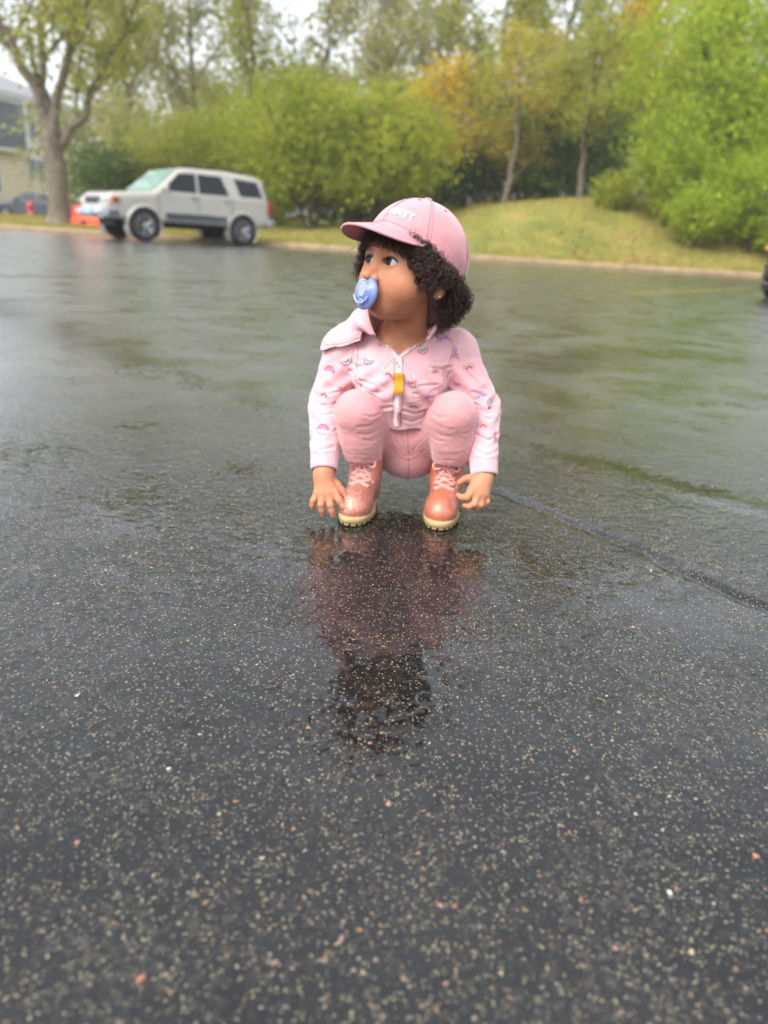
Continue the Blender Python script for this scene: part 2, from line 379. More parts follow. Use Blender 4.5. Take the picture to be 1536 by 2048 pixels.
def relief(x, y):
    """stones of the mat with water standing between them -> height above the mat, how much water"""
    wx = x+.003*vn(x, y, 60., 3); wy = y+.003*vn(x, y, 60., 0, 9)
    r = .00062*vn(wx, wy, 110., 1, 2)+.00060*vn(wx, wy, 210., 7, 3)+(.00028+.0007*np.clip((1.0-y)/.45, 0, 1))*vn(wx, wy, 46., 5, 8)
    lv = -.00045+.0008*vn(x, y, 7., 11, 4)+.0005*vn(x, y, 2.6, 2, 6)+.00030*vn(x, y, 22., 8, 1)+.00022*vn(x, y, 75., 4, 13)
    lv = lv+.0013*np.exp(-((x-.04)/.23)**2-((y-.80)/.40)**4)-.0007*np.clip((y-1.35)/.5, 0, 1)+.0016*film_mask(x, y)+.00035*np.clip(-x/.3, -1, 1)*np.clip((.8-y)/.3, 0, 1)
    k = .00022; h = np.clip(k-np.abs(r-lv), 0, None)/k; z = np.maximum(r, lv)+h*h*k*.25
    return z, np.clip((lv-r)/.0003+.5, 0, 1)
def top_z(x, y):
    z, _ = relief(x, y); return lot_height(x, y)+.0015+z*fan_in(x, y)

def build_ground():
    # parking lot: one sheet; the ground round the child is modelled stone by stone on top of it
    def axis(lo, hi, f0, f1, h, g=1.09):
        a = list(np.arange(f0, f1, h)); x, s = a[-1], h
        while x < hi: s *= g; x += s; a.append(min(x, hi))
        x, s = a[0], h
        while x > lo: s *= g; x -= s; a.insert(0, max(x, lo))
        return np.array(a)
    ax = axis(-70, 60, -2.2, 2.2, .04, 1.05); ay = axis(-40, 23.5, .1, 5.6, .04, 1.05)
    X, Y = np.meshgrid(ax, ay, indexing='xy'); Z = lot_height(X, Y)-.012*(fan_in(X, Y) > .6); n, m = X.shape
    i, j = np.meshgrid(np.arange(n-1), np.arange(m-1), indexing='ij'); a = (i*m+j).ravel(); am = asphalt()
    lot = obj('parking_lot', np.stack([X, Y, Z], -1).reshape(-1, 3), np.stack([a, a+1, a+m+1, a+m], 1), am); kind(lot, 'structure')
    film = np.clip(np.maximum(film_mask(X, Y), np.clip((wob2(X, Y, 3.1, 12)-.18)*5, 0, 1)*.6), 0, 1)
    lot.data.attributes.new('film', 'FLOAT', 'POINT').data.foreach_set('value', film.ravel().astype(F)); lot.data.attributes.new('far', 'FLOAT', 'POINT').data.foreach_set('value', np.ones(n*m, F))
    yy = np.geomspace(.20, 2.55, 660); ss = np.linspace(-1, 1, 560); ss = ss*(.72+.28*ss*ss); Y = np.repeat(yy[:, None], len(ss), 1); X = ss[None]*(.30+.72*Y); Zr, fm = relief(X, Y); k = fan_in(X, Y)
    Z = lot_height(X, Y)+.0015*np.clip(k*4, 0, 1)+Zr*k-.004*(k <= 0); n, m = X.shape; i, j = np.meshgrid(np.arange(n-1), np.arange(m-1), indexing='ij'); a = (i*m+j).ravel()
    sf = obj('asphalt_surface', np.stack([X, Y, Z], -1).reshape(-1, 3), np.stack([a, a+1, a+m+1, a+m], 1), am, lot)
    sf.data.attributes.new('film', 'FLOAT', 'POINT').data.foreach_set('value', fm.ravel().astype(F)); sf.data.attributes.new('far', 'FLOAT', 'POINT').data.foreach_set('value', np.clip((Y-1.1)/1.2, 0, 1).ravel().astype(F))
    # aggregate: light chips standing a little out of the tar, nearest ground only
    rg = np.random.RandomState(21); K = 12000
    yy = .24+1.35*rg.rand(K)**1.25; xx = (rg.rand(K)*2-1)*(.16+.62*yy); sz = 1.0*np.where(rg.rand(K) < .1, np.exp(rg.normal(-6.35, .28, K)), np.exp(rg.normal(-7.2, .40, K))).clip(.0003, .0036); keep = seam_d(xx, yy); keep = (np.abs(keep) > .007) & (rg.rand(K) < np.clip(.55+.9*wob2(xx, yy, 9., 7)+.5*wob2(xx, yy, 30., 9)+.25*(xx/(.2+.5*yy)), .08, 1)*np.clip(.45+(yy-.35)*1.4, .4, 1))
    xx, yy, sz = xx[keep], yy[keep], sz[keep]; K = len(xx); zz = top_z(xx, yy)
    def chips(xx, yy, zz, sz, rg):
        K = len(xx); ns = 6; a = np.arange(ns)*2*pi/ns+rg.rand(K, 1)*6.28; r = sz[:, None]*rg.uniform(.5, 1.35, (K, ns)); el = rg.uniform(.35, 1., (K, 1)); th = rg.rand(K, 1)*6.28
        u = r*np.cos(a); v = r*np.sin(a)*el; x = u*np.cos(th)-v*np.sin(th); y = u*np.sin(th)+v*np.cos(th); tilt = rg.normal(0, .1, (K, 2))
        h = sz[:, None]*rg.uniform(.22, .5, (K, 1))
        ring0 = np.stack([xx[:, None]+x, yy[:, None]+y, zz[:, None]-.0005+0*x], -1)
        ring1 = np.stack([xx[:, None]+x*.72, yy[:, None]+y*.72, zz[:, None]+h+x*tilt[:, :1]+y*tilt[:, 1:]], -1)
        V = np.concatenate([ring0, ring1], 1).reshape(-1, 3); o = (np.arange(K)*12)[:, None]; k = np.arange(ns)
        q = np.stack([k, (k+1) % ns, ns+(k+1) % ns, ns+k], 1)[None]+o[:, :, None]; top = (np.arange(ns)+ns)[None]+o
        return V, q.reshape(-1, 4), top
    def chip_mat(name):
        m, nt, b = node_mat(name); at = N(nt, 'ShaderNodeAttribute', attribute_name='tint'); rp = N(nt, 'ShaderNodeValToRGB'); L(nt, at.outputs['Fac'], rp.inputs[0]); e = rp.color_ramp.elements
        e[0].color = (*S(38, 37, 35), 1); e[1].color = (*S(206, 202, 192), 1)
        for p_, c in ((.3, S(66, 62, 54)), (.55, S(104, 96, 78)), (.78, S(158, 148, 122)), (.86, S(160, 110, 74)), (.93, S(160, 126, 116))): x = e.new(p_); x.color = (*c, 1)
        nz = N(nt, 'ShaderNodeTexNoise'); nz.inputs['Scale'].default_value = 900.; bp = N(nt, 'ShaderNodeBump'); bp.inputs['Strength'].default_value = .3; bp.inputs['Distance'].default_value = .0005
        L(nt, nz.outputs[0], bp.inputs['Height']); L(nt, bp.outputs[0], b.inputs['Normal']); L(nt, rp.outputs[0], b.inputs['Base Color']); b.inputs['Roughness'].default_value = .3
        return m
    cm = chip_mat('aggregate_stone')
    V, q, top = chips(xx, yy, zz, sz, rg); g = obj('aggregate', V, [q.astype(np.int32), top.astype(np.int32)], cm, lot, False); kind(g, 'stuff')
    tv = np.repeat(rg.rand(K)**1.45, 12).astype(F); g.data.attributes.new('tint', 'FLOAT', 'POINT').data.foreach_set('value', tv)
    # the larger loose chips one by one
    big = [(.0, .44, .0042, .5), (-.135, .335, .0050, .86), (-.118, .40, .0040, .55), (-.01, .372, .0038, .93), (.235, .43, .0028, 1.), (-.175, .53, .0030, .99), (.02, .505, .0034, .9), (.075, .505, .003, .6),
           (-.19, .62, .0040, .57), (-.06, .60, .0034, .86), (.15, .58, .003, .7), (.26, .66, .0035, .6), (-.30, .75, .004, .55), (.10, .81, .003, .86), (.33, .85, .0032, .84), (-.22, .44, .0036, .9), (.06, .345, .0032, .92), (.17, .35, .0028, .3)]
    for k in range(24): big.append((rg.uniform(-.3, .32), rg.uniform(.33, .95), rg.uniform(.0024, .0036), rg.rand()))
    for x, y, s, t in big:
        z = top_z(np.array([x]), np.array([y])); V, q, top = chips(np.array([x]), np.array([y]), z, np.array([s*.85]), rg)
        c = obj('stone_chip', V-[x, y, z[0]], [q.astype(np.int32), top.astype(np.int32)], cm, lot, False); c.location = (x, y, z[0]); c.data.attributes.new('tint', 'FLOAT', 'POINT').data.foreach_set('value', np.full(12, t, F))
    # yellow stall line
    yl = mat('worn_yellow_paint', S(160, 140, 60), .35, var=(9., .35), bump=(160., .3, .002), ior=1.36)
    A0, A1 = np.array([2.62, 8.85]), np.array([5.6, 12.6]); dr = (A1-A0)/np.linalg.norm(A1-A0); pn = np.array([-dr[1], dr[0]])*.05; V = []
    for t in np.linspace(0, 1, 40):
        for s in (-1, 1): p = A0+(A1-A0)*t+pn*s; V.append((p[0], p[1], lot_height(p[:1], p[1:])[0]+.004))
    kind(obj('stall_line', V, [(2*i, 2*i+1, 2*i+3, 2*i+2) for i in range(39)], yl), 'structure')
    # kerb in cast lengths
    km = mat('wet_concrete', S(156, 134, 104), .55, var=(4., .22), bump=(40., .4, .006)); kb = empty('kerb', (0, 20.7, 0)); kind(kb, 'structure')
    prof = np.array([(0, 0, -.06), (0, -.01, .095), (0, .02, .128), (0, .15, .135), (0, .15, -.06)])
    for k in range(-13, 10):
        x0, x1 = k*3., k*3.+2.985; mb = MB(); P = prof
        V = np.concatenate([P+[x0, kerb_y(x0)-20.7, 0], P+[x1, kerb_y(x1)-20.7, 0]]); mb.add(V, [(4, 3, 2, 1, 0), (5, 6, 7, 8, 9)]+[(i, (i+1) % 5, 5+(i+1) % 5, 5+i) for i in range(5)]); mb.build('kerb_length', km, kb)

def grass_z(x, y):
    """lawn rising to a bank on the right"""
    t = np.clip((y-kerb_y(x)-.14)/7.5, 0, 1); t = t*t*(3-2*t)
    hm = .25+2.1/(1+np.exp(-(x-1.6)/2.6))+.35*np.clip((x-9)/8, 0, 1)
    far = np.clip((y-29)/25, 0, 1)*1.2*(x > -14)
    return .10+hm*t+far*np.clip((x+14)/8, 0, 1)+.03*wob2(x, y, .9, 14)*np.clip((y-kerb_y(x))/3, 0, 1)

def build_grass():
    m, nt, b = node_mat('lawn'); tc = N(nt, 'ShaderNodeTexCoord')
    n1 = N(nt, 'ShaderNodeTexNoise'); n1.inputs['Scale'].default_value = .7; n1.inputs['Detail'].default_value = 7; L(nt, tc.outputs['Object'], n1.inputs['Vector'])
    rp = N(nt, 'ShaderNodeValToRGB'); L(nt, n1.outputs[0], rp.inputs[0]); e = rp.color_ramp.elements; e[0].position = .32; e[1].position = .72
    e[0].color = (*S(104, 108, 44), 1); e[1].color = (*S(150, 124, 78), 1); x = e.new(.52); x.color = (*S(130, 128, 56), 1)
    n2 = N(nt, 'ShaderNodeTexNoise'); n2.inputs['Scale'].default_value = 30.; n2.inputs['Detail'].default_value = 4; L(nt, tc.outputs['Object'], n2.inputs['Vector'])
    bp = N(nt, 'ShaderNodeBump'); bp.inputs['Strength'].default_value = .6; bp.inputs['Distance'].default_value = .05; L(nt, n2.outputs[0], bp.inputs['Height']); L(nt, bp.outputs[0], b.inputs['Normal'])
    L(nt, rp.outputs[0], b.inputs['Base Color']); b.inputs['Roughness'].default_value = .8
    ax = np.concatenate([np.linspace(-90, -16, 26)[:-1], np.linspace(-16, 18, 137), np.linspace(18, 90, 26)[1:]]); tv = np.concatenate([[0, .0], np.linspace(.05, 14, 70), 14+np.geomspace(.5, 130, 24)])
    X = np.repeat(ax[None], len(tv), 0); Y = kerb_y(X)+.145+tv[:, None]; Z = grass_z(X, Y); Z[0] = -.1; n, mm = X.shape
    i, j = np.meshgrid(np.arange(n-1), np.arange(mm-1), indexing='ij'); a = (i*mm+j).ravel()
    g = obj('lawn', np.stack([X, Y, Z], -1).reshape(-1, 3), np.stack([a, a+1, a+mm+1, a+mm], 1), m); kind(g, 'structure')
    base = obj('ground', [(-900, -900, -.6), (900, -900, -.6), (900, 1200, -.6), (-900, 1200, -.6)], [(0, 1, 2, 3)], mat('distant_ground', S(92, 98, 54), .9, var=(.05, .2))); kind(base, 'structure')
    # grass blades and fallen leaves
    rg = np.random.RandomState(8)
    def blades(K, tint_fn, hgt, wid, name, ymax, flat=False):
        xs = rg.uniform(-15, 16, K); t = rg.rand(K)**1.3*ymax; ys = kerb_y(xs)+.16+t; zs = grass_z(xs, ys); a = rg.rand(K)*6.28; h = hgt*rg.uniform(.3, 1.2, K)*(.7+.8*np.clip(wob2(xs, ys, 1.7, 19), -.4, 1)); w = wid*rg.uniform(.6, 1.2, K)
        if not flat:
            d = np.stack([np.cos(a), np.sin(a), 0*a], 1)*w[:, None]; ln = np.stack([rg.normal(0, .4, K)*h, rg.normal(0, .4, K)*h, h], 1); p = np.stack([xs, ys, zs-.01], 1)
            V = np.stack([p-d, p+d, p+ln], 1).reshape(-1, 3); Fc = np.arange(K*3).reshape(-1, 3).astype(np.int32); nv = 3
        else:
            d = np.stack([np.cos(a), np.sin(a), rg.normal(0, .25, K)], 1)*w[:, None]; e2 = np.stack([-np.sin(a), np.cos(a), rg.normal(0, .25, K)+.3], 1)*w[:, None]*.6; p = np.stack([xs, ys, zs+.03], 1)
            V = np.stack([p-d, p-e2, p+d, p+e2], 1).reshape(-1, 3); Fc = np.arange(K*4).reshape(-1, 4).astype(np.int32); nv = 4
        tn = np.repeat(np.clip(tint_fn(xs, ys), 0, 1), nv).astype(F)
        return V, Fc, tn
    patch = lambda x, y: wob2(x, y, .8, 17)*.5+.5
    V, Fc, tn = blades(62000, lambda x, y: patch(x, y)*.7+rg.rand(len(x))*.4-.1, .13, .013, 'grass', 9)
    gm = leaf_mat('grass_blade', [(0, S(110, 116, 40)), (.4, S(144, 140, 54)), (.7, S(160, 142, 80)), (1, S(146, 112, 74))], .25)
    o = obj('grass', V, Fc, gm, None, False); kind(o, 'stuff'); tag(o, 'short yellow green lawn grass on the bank behind the kerb', 'grass'); o.data.attributes.new('tint', 'FLOAT', 'POINT').data.foreach_set('value', tn)
    xs_ = None
    V, Fc, tn = blades(16000, lambda x, y: rg.rand(len(x)), .0, .045, 'leaves', 8, True)
    c = V.reshape(-1, 4, 3).mean(1); pr = .10+.9*np.exp(-((c[:, 0]-6.5)/3.2)**2-((c[:, 1]-23.4)/2.2)**2)+.35*np.exp(-((c[:, 0]-9)/4)**2); kp = rg.rand(len(c)) < pr
    V = V.reshape(-1, 4, 3)[kp].reshape(-1, 3); tn = tn.reshape(-1, 4)[kp].ravel(); Fc = np.arange(len(V)).reshape(-1, 4).astype(np.int32)
    lm = leaf_mat('fallen_leaf', [(0, S(120, 84, 52)), (.5, S(176, 130, 84)), (1, S(206, 168, 110))], .1)
    o = obj('leaf_litter', V, Fc, lm, None, False); kind(o, 'stuff'); tag(o, 'brown fallen leaves strewn over the grass bank', 'leaf litter'); o.data.attributes.new('tint', 'FLOAT', 'POINT').data.foreach_set('value', tn)

def leaf_mat(name, stops, trans=.4, rough=.5):
    m = bpy.data.materials.new(name); m.use_nodes = True; nt = m.node_tree; b = nt.nodes['Principled BSDF']; o = nt.nodes['Material Output']
    at = N(nt, 'ShaderNodeAttribute', attribute_name='tint'); rp = N(nt, 'ShaderNodeValToRGB'); L(nt, at.outputs['Fac'], rp.inputs[0]); e = rp.color_ramp.elements
    e[0].position = stops[0][0]; e[0].color = (*stops[0][1], 1); e[1].position = stops[-1][0]; e[1].color = (*stops[-1][1], 1)
    for p_, c in stops[1:-1]: x = e.new(p_); x.color = (*c, 1)
    L(nt, rp.outputs[0], b.inputs['Base Color']); b.inputs['Roughness'].default_value = rough; b.inputs['Specular IOR Level'].default_value = .3
    t = N(nt, 'ShaderNodeBsdfTranslucent'); L(nt, rp.outputs[0], t.inputs[0]); mx = N(nt, 'ShaderNodeMixShader'); mx.inputs[0].default_value = trans
    L(nt, b.outputs[0], mx.inputs[1]); L(nt, t.outputs[0], mx.inputs[2]); L(nt, mx.outputs[0], o.inputs[0])
    return m
build_ground()
build_grass()
# ------------------------------------------------------------------ trees and shrubs
BARK = mat('bark', S(112, 102, 88), .9, var=(7., .35), bump=(30., .9, .03))
BARK2 = mat('dark_bark', S(84, 74, 62), .9, var=(9., .35), bump=(30., .9, .03))
LEAF = dict(
    pale=leaf_mat('hazed_leaf', [(0, S(152, 156, 104)), (.5, S(176, 176, 118)), (.85, S(194, 184, 116)), (1, S(200, 176, 104))], .6),  # greyed, pale colours paint distance haze into the leaves
    spring=leaf_mat('fresh_leaf', [(0, S(134, 146, 58)), (.45, S(162, 170, 74)), (.8, S(186, 180, 80)), (1, S(206, 176, 66))], .6),
    green=leaf_mat('green_leaf', [(0, S(122, 138, 48)), (.4, S(156, 168, 60)), (.75, S(182, 186, 66)), (1, S(206, 190, 64))], .6),
    bright=leaf_mat('bright_leaf', [(0, S(128, 150, 36)), (.4, S(166, 184, 52)), (.8, S(192, 202, 70)), (1, S(210, 208, 92))], .6),
    gold=leaf_mat('golden_leaf', [(0, S(172, 166, 64)), (.4, S(206, 184, 62)), (.8, S(220, 182, 56)), (1, S(214, 170, 60))], .6),
    dark=leaf_mat('dark_leaf', [(0, S(54, 72, 34)), (.5, S(82, 102, 46)), (1, S(118, 128, 58))], .3))  # dark green foliage of the thicket and low bushes

def leaves(C, sizes, rg, tint):
    """C (K,3) centres -> folded leaf quads"""
    K = len(C); a = rg.normal(size=(K, 3)); a /= np.linalg.norm(a, axis=1)[:, None]; b = np.cross(a, rg.normal(size=(K, 3))); b /= np.linalg.norm(b, axis=1)[:, None]
    s = sizes[:, None]; V = np.stack([C-a*s, C-b*s*.55, C+a*s, C+b*s*.55], 1); V[:, 1] += np.cross(a, b)*s*.18; V[:, 3] += np.cross(a, b)*s*.18
    return V.reshape(-1, 3), np.arange(K*4).reshape(-1, 4).astype(np.int32), np.repeat(np.clip(tint, 0, 1), 4).astype(F)

class Tree:
    def __init__(s, seed): s.rg = np.random.RandomState(seed); s.br = []; s.tips = []
    def limb(s, P, r0, r1, lvl=1, n=None, kids=4, maxlvl=3, spread=.8, klen=.5, up=.25, frm=.35):
        n = n or max(5, len(P)*3); Q = spline(P, n) if len(P) > 2 else np.linspace(P[0], P[1], n)
        ln = np.linalg.norm(np.diff(Q, axis=0), axis=1).sum(); Q[1:-1] += s.rg.normal(0, ln*.008, (n-2, 3))
        s.br.append((Q, np.linspace(r0, r1, n)))
        if lvl >= maxlvl: s.tips.append(Q[n//3:]); return
        for k in range(kids):
            f = frm+(1-frm)*(k+s.rg.rand())/kids; i = min(int(f*(n-1)), n-2); p = Q[i]; d = Q[i+1]-Q[i]; d /= np.linalg.norm(d)
            v = s.rg.normal(size=3); v -= d*(v@d); v /= np.linalg.norm(v); o = d*(1-spread*.6)+v*spread; o[2] += up; o /= np.linalg.norm(o)
            l2 = ln*klen*s.rg.uniform(.6, 1.1)*(1.15-.5*f); mid = p+o*l2*.5+np.array([0, 0, l2*.05]); e = p+o*l2+np.array([0, 0, l2*.12*up*4])+s.rg.normal(0, l2*.06, 3)
            rr = (r0+(r1-r0)*f)*.55; s.limb([p, mid, e], rr, rr*.35, lvl+1, 5 if lvl+1 >= maxlvl else 7, max(2, kids-1), maxlvl, spread, klen, up, .3)
        s.tips.append(Q[-2:])
    def build(s, name, label, cat, group, base, bark, leafm, nleaf, sig, size, tintb=.45, extra=None, sides=6):
        rg = s.rg; base = np.asarray(base, float); root = empty(name, tuple(base)); tag(root, label, cat, group)
        mb = MB()
        for i, (Q, R) in enumerate(s.br): V, Fc = tube(Q, R, sides+3 if i == 0 else (sides if R[0] > .02 else 4), False); mb.add(V, Fc)
        mb.build('trunk', bark, root, True, base)
        T = np.concatenate(s.tips) if s.tips else np.zeros((0, 3))
        if extra is not None: T = np.concatenate([T, extra]) if len(T) else extra
        idx = rg.randint(0, len(T), nleaf); sg = sig*rg.uniform(.5, 1.4, len(T)); C = T[idx]+rg.normal(0, 1, (nleaf, 3))*sg[idx][:, None]
        ct = rg.normal(0, .16, len(T)); tint = tintb+ct[idx]+rg.normal(0, .14, nleaf)
        V, Q, tn = leaves(C, size*rg.uniform(.35, 1.55, nleaf), rg, tint)
        o = obj('crown', V, Q, leafm, root, False, None, base); o.data.attributes.new('tint', 'FLOAT', 'POINT').data.foreach_set('value', tn)
        return root
def shell(rg, c, r, n, inner=.45, zmin=None):
    v = rg.normal(size=(n, 3)); v /= np.linalg.norm(v, axis=1)[:, None]; k = (inner+(1-inner)*rg.rand(n)**.6)[:, None]
    lump = 1+.22*wob((v*3).astype(F), 2.2, int(rg.randint(8)))[:, None]; P = np.asarray(c)+v*np.asarray(r)*k*lump
    return P if zmin is None else P[P[:, 2] > zmin]

def gz(x, y): return float(grass_z(np.array([float(x)]), np.array([float(y)]))[0])

def build_trees():
    # the forked tree at the end of the lot
    t = Tree(4); b = np.array([-10.45, 24., gz(-10.45, 24)-.05]); P = lambda *q: [np.array(v, float) for v in q]
    t.limb(P(b, (-10.42, 24, .9), (-10.43, 24, 1.7), (-10.42, 24, 2.7)), .30, .29, 3, 14)
    t.tips = []
    t.br[0][1][:3] += [.16, .07, .02]
    t.limb(P((-10.5, 24, 2.5), (-10.75, 24, 3.6), (-11.25, 23.9, 4.75), (-11.75, 23.8, 5.9), (-12.1, 23.7, 8.2)), .20, .06, 1, 16, 7, 3, .75, .42)
    t.limb(P((-10.42, 24.05, 2.5), (-10.6, 24.1, 3.6), (-10.65, 24.2, 4.8), (-10.55, 24.4, 6.2), (-10.3, 24.6, 8.8)), .19, .05, 1, 16, 7, 3, .75, .42)
    t.limb(P((-10.35, 23.95, 2.6), (-10.15, 23.9, 3.6), (-9.6, 23.8, 4.85), (-9.05, 23.6, 6.1), (-8.4, 23.5, 8.2)), .17, .05, 1, 16, 7, 3, .75, .42)
    t.limb(P((-10.3, 24, 2.2), (-9.95, 24, 2.7), (-9.5, 24, 3.25), (-9.0, 24.1, 4.2), (-8.2, 24.2, 5.6), (-7.4, 24.3, 7.2)), .16, .04, 1, 16, 7, 3, .7, .42)
    t.build('tree', 'large tree with bare forked grey trunk on the grass strip before the house', 'tree', 'trees', b, BARK, LEAF['spring'], 13000, .26, .062, .5)
    # two leafy many-stemmed trees on the slope, behind the child
    for seed, (x, y), cx, stems, lab, lf, tb, nl in ((11, (-3.1, 26.2), (-3.5, 26.3, 3.25), 6, 'green many-stemmed tree beside the silver vehicle, low crown over dark stems', 'green', .42, 21000),
                                      (12, (-1.0, 26.6), (-.9, 26.6, 3.2), 5, 'green many-stemmed tree on the slope with yellowing leaves on its bank side', 'green', .55, 20000)):
        t = Tree(seed); z = gz(x, y); rg = t.rg
        for k in range(stems):
            a = 2*pi*k/stems+rg.rand(); e = np.array([x+cos(a)*1.5, y+sin(a)*1.0, z+3.1+rg.rand()]); m = np.array([x+cos(a)*.45, y+sin(a)*.35, z+1.3])
            t.limb([np.array([x+cos(a)*.16, y+sin(a)*.16, z-.1]), m, e], .085, .02, 1, 8, 6, 3, .9, .5, .12, .3)
        ex = shell(rg, cx, (2.55, 1.7, 1.95), 420, .55, z+.75)
        t.build('tree', lab, 'tree', 'trees', (x, y, z), BARK2, LEAF[lf], nl, .26, .062, tb, ex)
    # golden tree
    t = Tree(21); x, y = 1.0, 28.6; z = gz(x, y); t.limb([np.array([x, y, z-.1]), np.array([x-.1, y, z+2]), np.array([x+.1, y, z+4.6])], .11, .03, 1, 14, 9, 3, .9, .42, .2, .35)
    t.build('tree', 'slender tree with orange gold leaves on the crest of the bank', 'tree', 'trees', (x, y, z), BARK, LEAF['gold'], 5600, .24, .058, .45, shell(t.rg, (.9, 28.4, 4.8), (1.2, .9, 1.3), 60))
    t = Tree(22); x, y = 3.6, 29.0; z = gz(x, y); t.limb([np.array([x, y, z-.1]), np.array([x+.15, y, z+2]), np.array([x-.1, y, z+5.2])], .12, .03, 1, 14, 9, 3, .95, .45, .15, .3)
    t.build('tree', 'thin-trunked tree with yellow green sprays before the dark thicket', 'tree', 'trees', (x, y, z), BARK, LEAF['spring'], 8500, .26, .06, .78, shell(t.rg, (3.9, 28.8, 5.7), (1.9, 1.1, .9), 70))
    t = Tree(23); x, y = 6.1, 28.2; z = gz(x, y); t.limb([np.array([x, y, z-.1]), np.array([x-.1, y, z+2.2]), np.array([x+.2, y, z+5.4])], .13, .035, 1, 14, 8, 3, .9, .42, .2, .35)
    t.build('tree', 'brown-trunked young tree standing between thicket and broad bright green tree', 'tree', 'trees', (x, y, z), BARK, LEAF['spring'], 7500, .26, .06, .5, shell(t.rg, (6.0, 28, 5.6), (1.3, 1.0, 1.6), 60))
    # broad bright tree on the right with a skirt of bushes
    t = Tree(31); x, y = 10.4, 27.0; z = gz(x, y); rg = t.rg
    for k in range(4):
        a = 2*pi*k/4+.5; t.limb([np.array([x+cos(a)*.15, y+sin(a)*.15, z-.1]), np.array([x+cos(a)*.8, y+sin(a)*.6, z+2.2]), np.array([x+cos(a)*2.2, y+sin(a)*1.4, z+5.4])], .16, .04, 1, 10, 7, 3, .9, .45, .15, .3)
    ex = np.concatenate([shell(rg, (9.7, 26.0, 5.6), (3.5, 2.5, 3.1), 520, .6), shell(rg, (9.2, 25.2, 3.6), (2.4, 1.5, 1.7), 200, .6), shell(rg, (11.8, 25.6, 7.2), (3.0, 2.2, 2.2), 200, .6)])
    t.build('tree', 'broad bright green tree covering the end of the bank down to the grass', 'tree', 'trees', (x, y, z), BARK2, LEAF['bright'], 44000, .28, .062, .45, ex)
    def bush(x, y, c, r, n, lf, lab, seed, nl, tb=.45, sg=.2, size=.055, cat='bush', grp='bushes'):
        t = Tree(seed); z = gz(x, y); rg = t.rg
        for k in range(6): a = rg.rand()*6.28; t.limb([np.array([x+cos(a)*.1, y+sin(a)*.1, z-.08]), np.array([x+cos(a)*r[0]*.3, y+sin(a)*r[1]*.3, z+(c[2]-z)*.7]), np.array([x+cos(a)*r[0]*.7, y+sin(a)*r[1]*.7, c[2]+r[2]*.4])], .035, .01, 2, 6, 4, 3, .9, .5, .1)
        t.build('bush', lab, cat, grp, (x, y, z), BARK2, LEAF[lf], nl, sg, size, tb, shell(rg, c, r, n, .55, z+.05))
    bush(10.3, 23.6, (10.3, 23.7, 2.2), (1.5, 1.0, 1.25), 160, 'bright', 'rounded bright green bush at the foot of the broad tree near the black car', 41, 9500, .38)
    bush(8.2, 25.0, (8.1, 25.0, 3.0), (1.1, .9, .95), 120, 'bright', 'bright green bush on the bank above the fallen leaves', 42, 7000, .5)
    bush(13.0, 24.6, (13.0, 24.4, 2.7), (1.8, 1.2, 1.6), 160, 'bright', 'bright green bush behind the parked black car', 43, 8000, .4)
    bush(6.9, 26.4, (6.9, 26.4, gz(6.9, 26.4)+.45), (.8, .6, .5), 70, 'green', 'small low shrub at the foot of the brown-trunked young tree', 44, 3000, .5)
    bush(8.7, 23.6, (8.7, 23.5, 1.75), (.9, .7, .65), 90, 'bright', 'low bright bush at the edge of the fallen leaves under the broad tree', 45, 4500, .42)
    bush(11.6, 22.9, (11.6, 22.8, 1.6), (1.3, .8, 1.0), 120, 'bright', 'bright green bush close to the kerb beyond the black car', 46, 7000, .42)
    bush(13.8, 22.6, (13.9, 22.6, 1.7), (1.4, .8, 1.1), 120, 'bright', 'bright green bush by the kerb, farthest along it past the black car', 47, 6000, .45)
    # dark thicket behind the bank
    for k, (x, y, cz, rx, rz_) in enumerate(((2.2, 31.5, 1.5, 1.8, 1.5), (4.6, 32.0, 2.0, 2.0, 2.1), (7.2, 32.2, 1.9, 2.0, 2.0))):
        bush(x, y, (x, y, gz(x, y)+cz), (rx, 1.3, rz_), 170, 'dark', ('dark green thicket bush behind the golden tree', 'tall dark thicket bush between the thin trunks on the bank', 'dark thicket bush behind the brown-trunked young tree')[k], 50+k, 8500, .4, .26, .07)
    bush(.6, 30.6, (.6, 30.6, gz(.6, 30.6)+1.0), (1.6, 1.1, 1.1), 130, 'dark', 'low dark bush between the many-stemmed trees and the golden tree', 55, 6500, .45, .26, .07)
    bush(-1.8, 29.8, (-1.8, 29.8, gz(-1.8, 29.8)+.9), (1.9, 1.1, 1.0), 130, 'dark', 'low dark bush seen under the crowns of the many-stemmed trees', 56, 6500, .45, .26, .07)
    bush(5.5, 30.6, (5.5, 30.6, gz(5.5, 30.6)+.7), (1.6, .9, .9), 120, 'dark', 'low dark bush closing the gap between the thin trunk and the brown trunk', 57, 6000, .45, .26, .07)
    # screen of bushes behind the silver vehicle
    for k, (x, y, cz, rx, rz_, lf, lab) in enumerate(((-10.6, 29.5, 1.3, 1.6, 1.2, 'dark', 'low dark green bush behind the forked tree'), (-8.8, 30.0, 1.9, 1.9, 2.0, 'spring', 'yellow green bush behind the hood of the silver vehicle'),
            (-6.4, 29.6, 2.1, 2.0, 2.2, 'green', 'tall green bush behind the cabin of the silver vehicle'), (-4.6, 29.2, 1.9, 1.7, 1.9, 'spring', 'olive yellow bush behind the tail of the silver vehicle'))):
        bush(x, y, (x, y, gz(x, y)+cz), (rx, 1.2, rz_), 190, lf, lab, 60+k, 9500, .5, .28, .066)
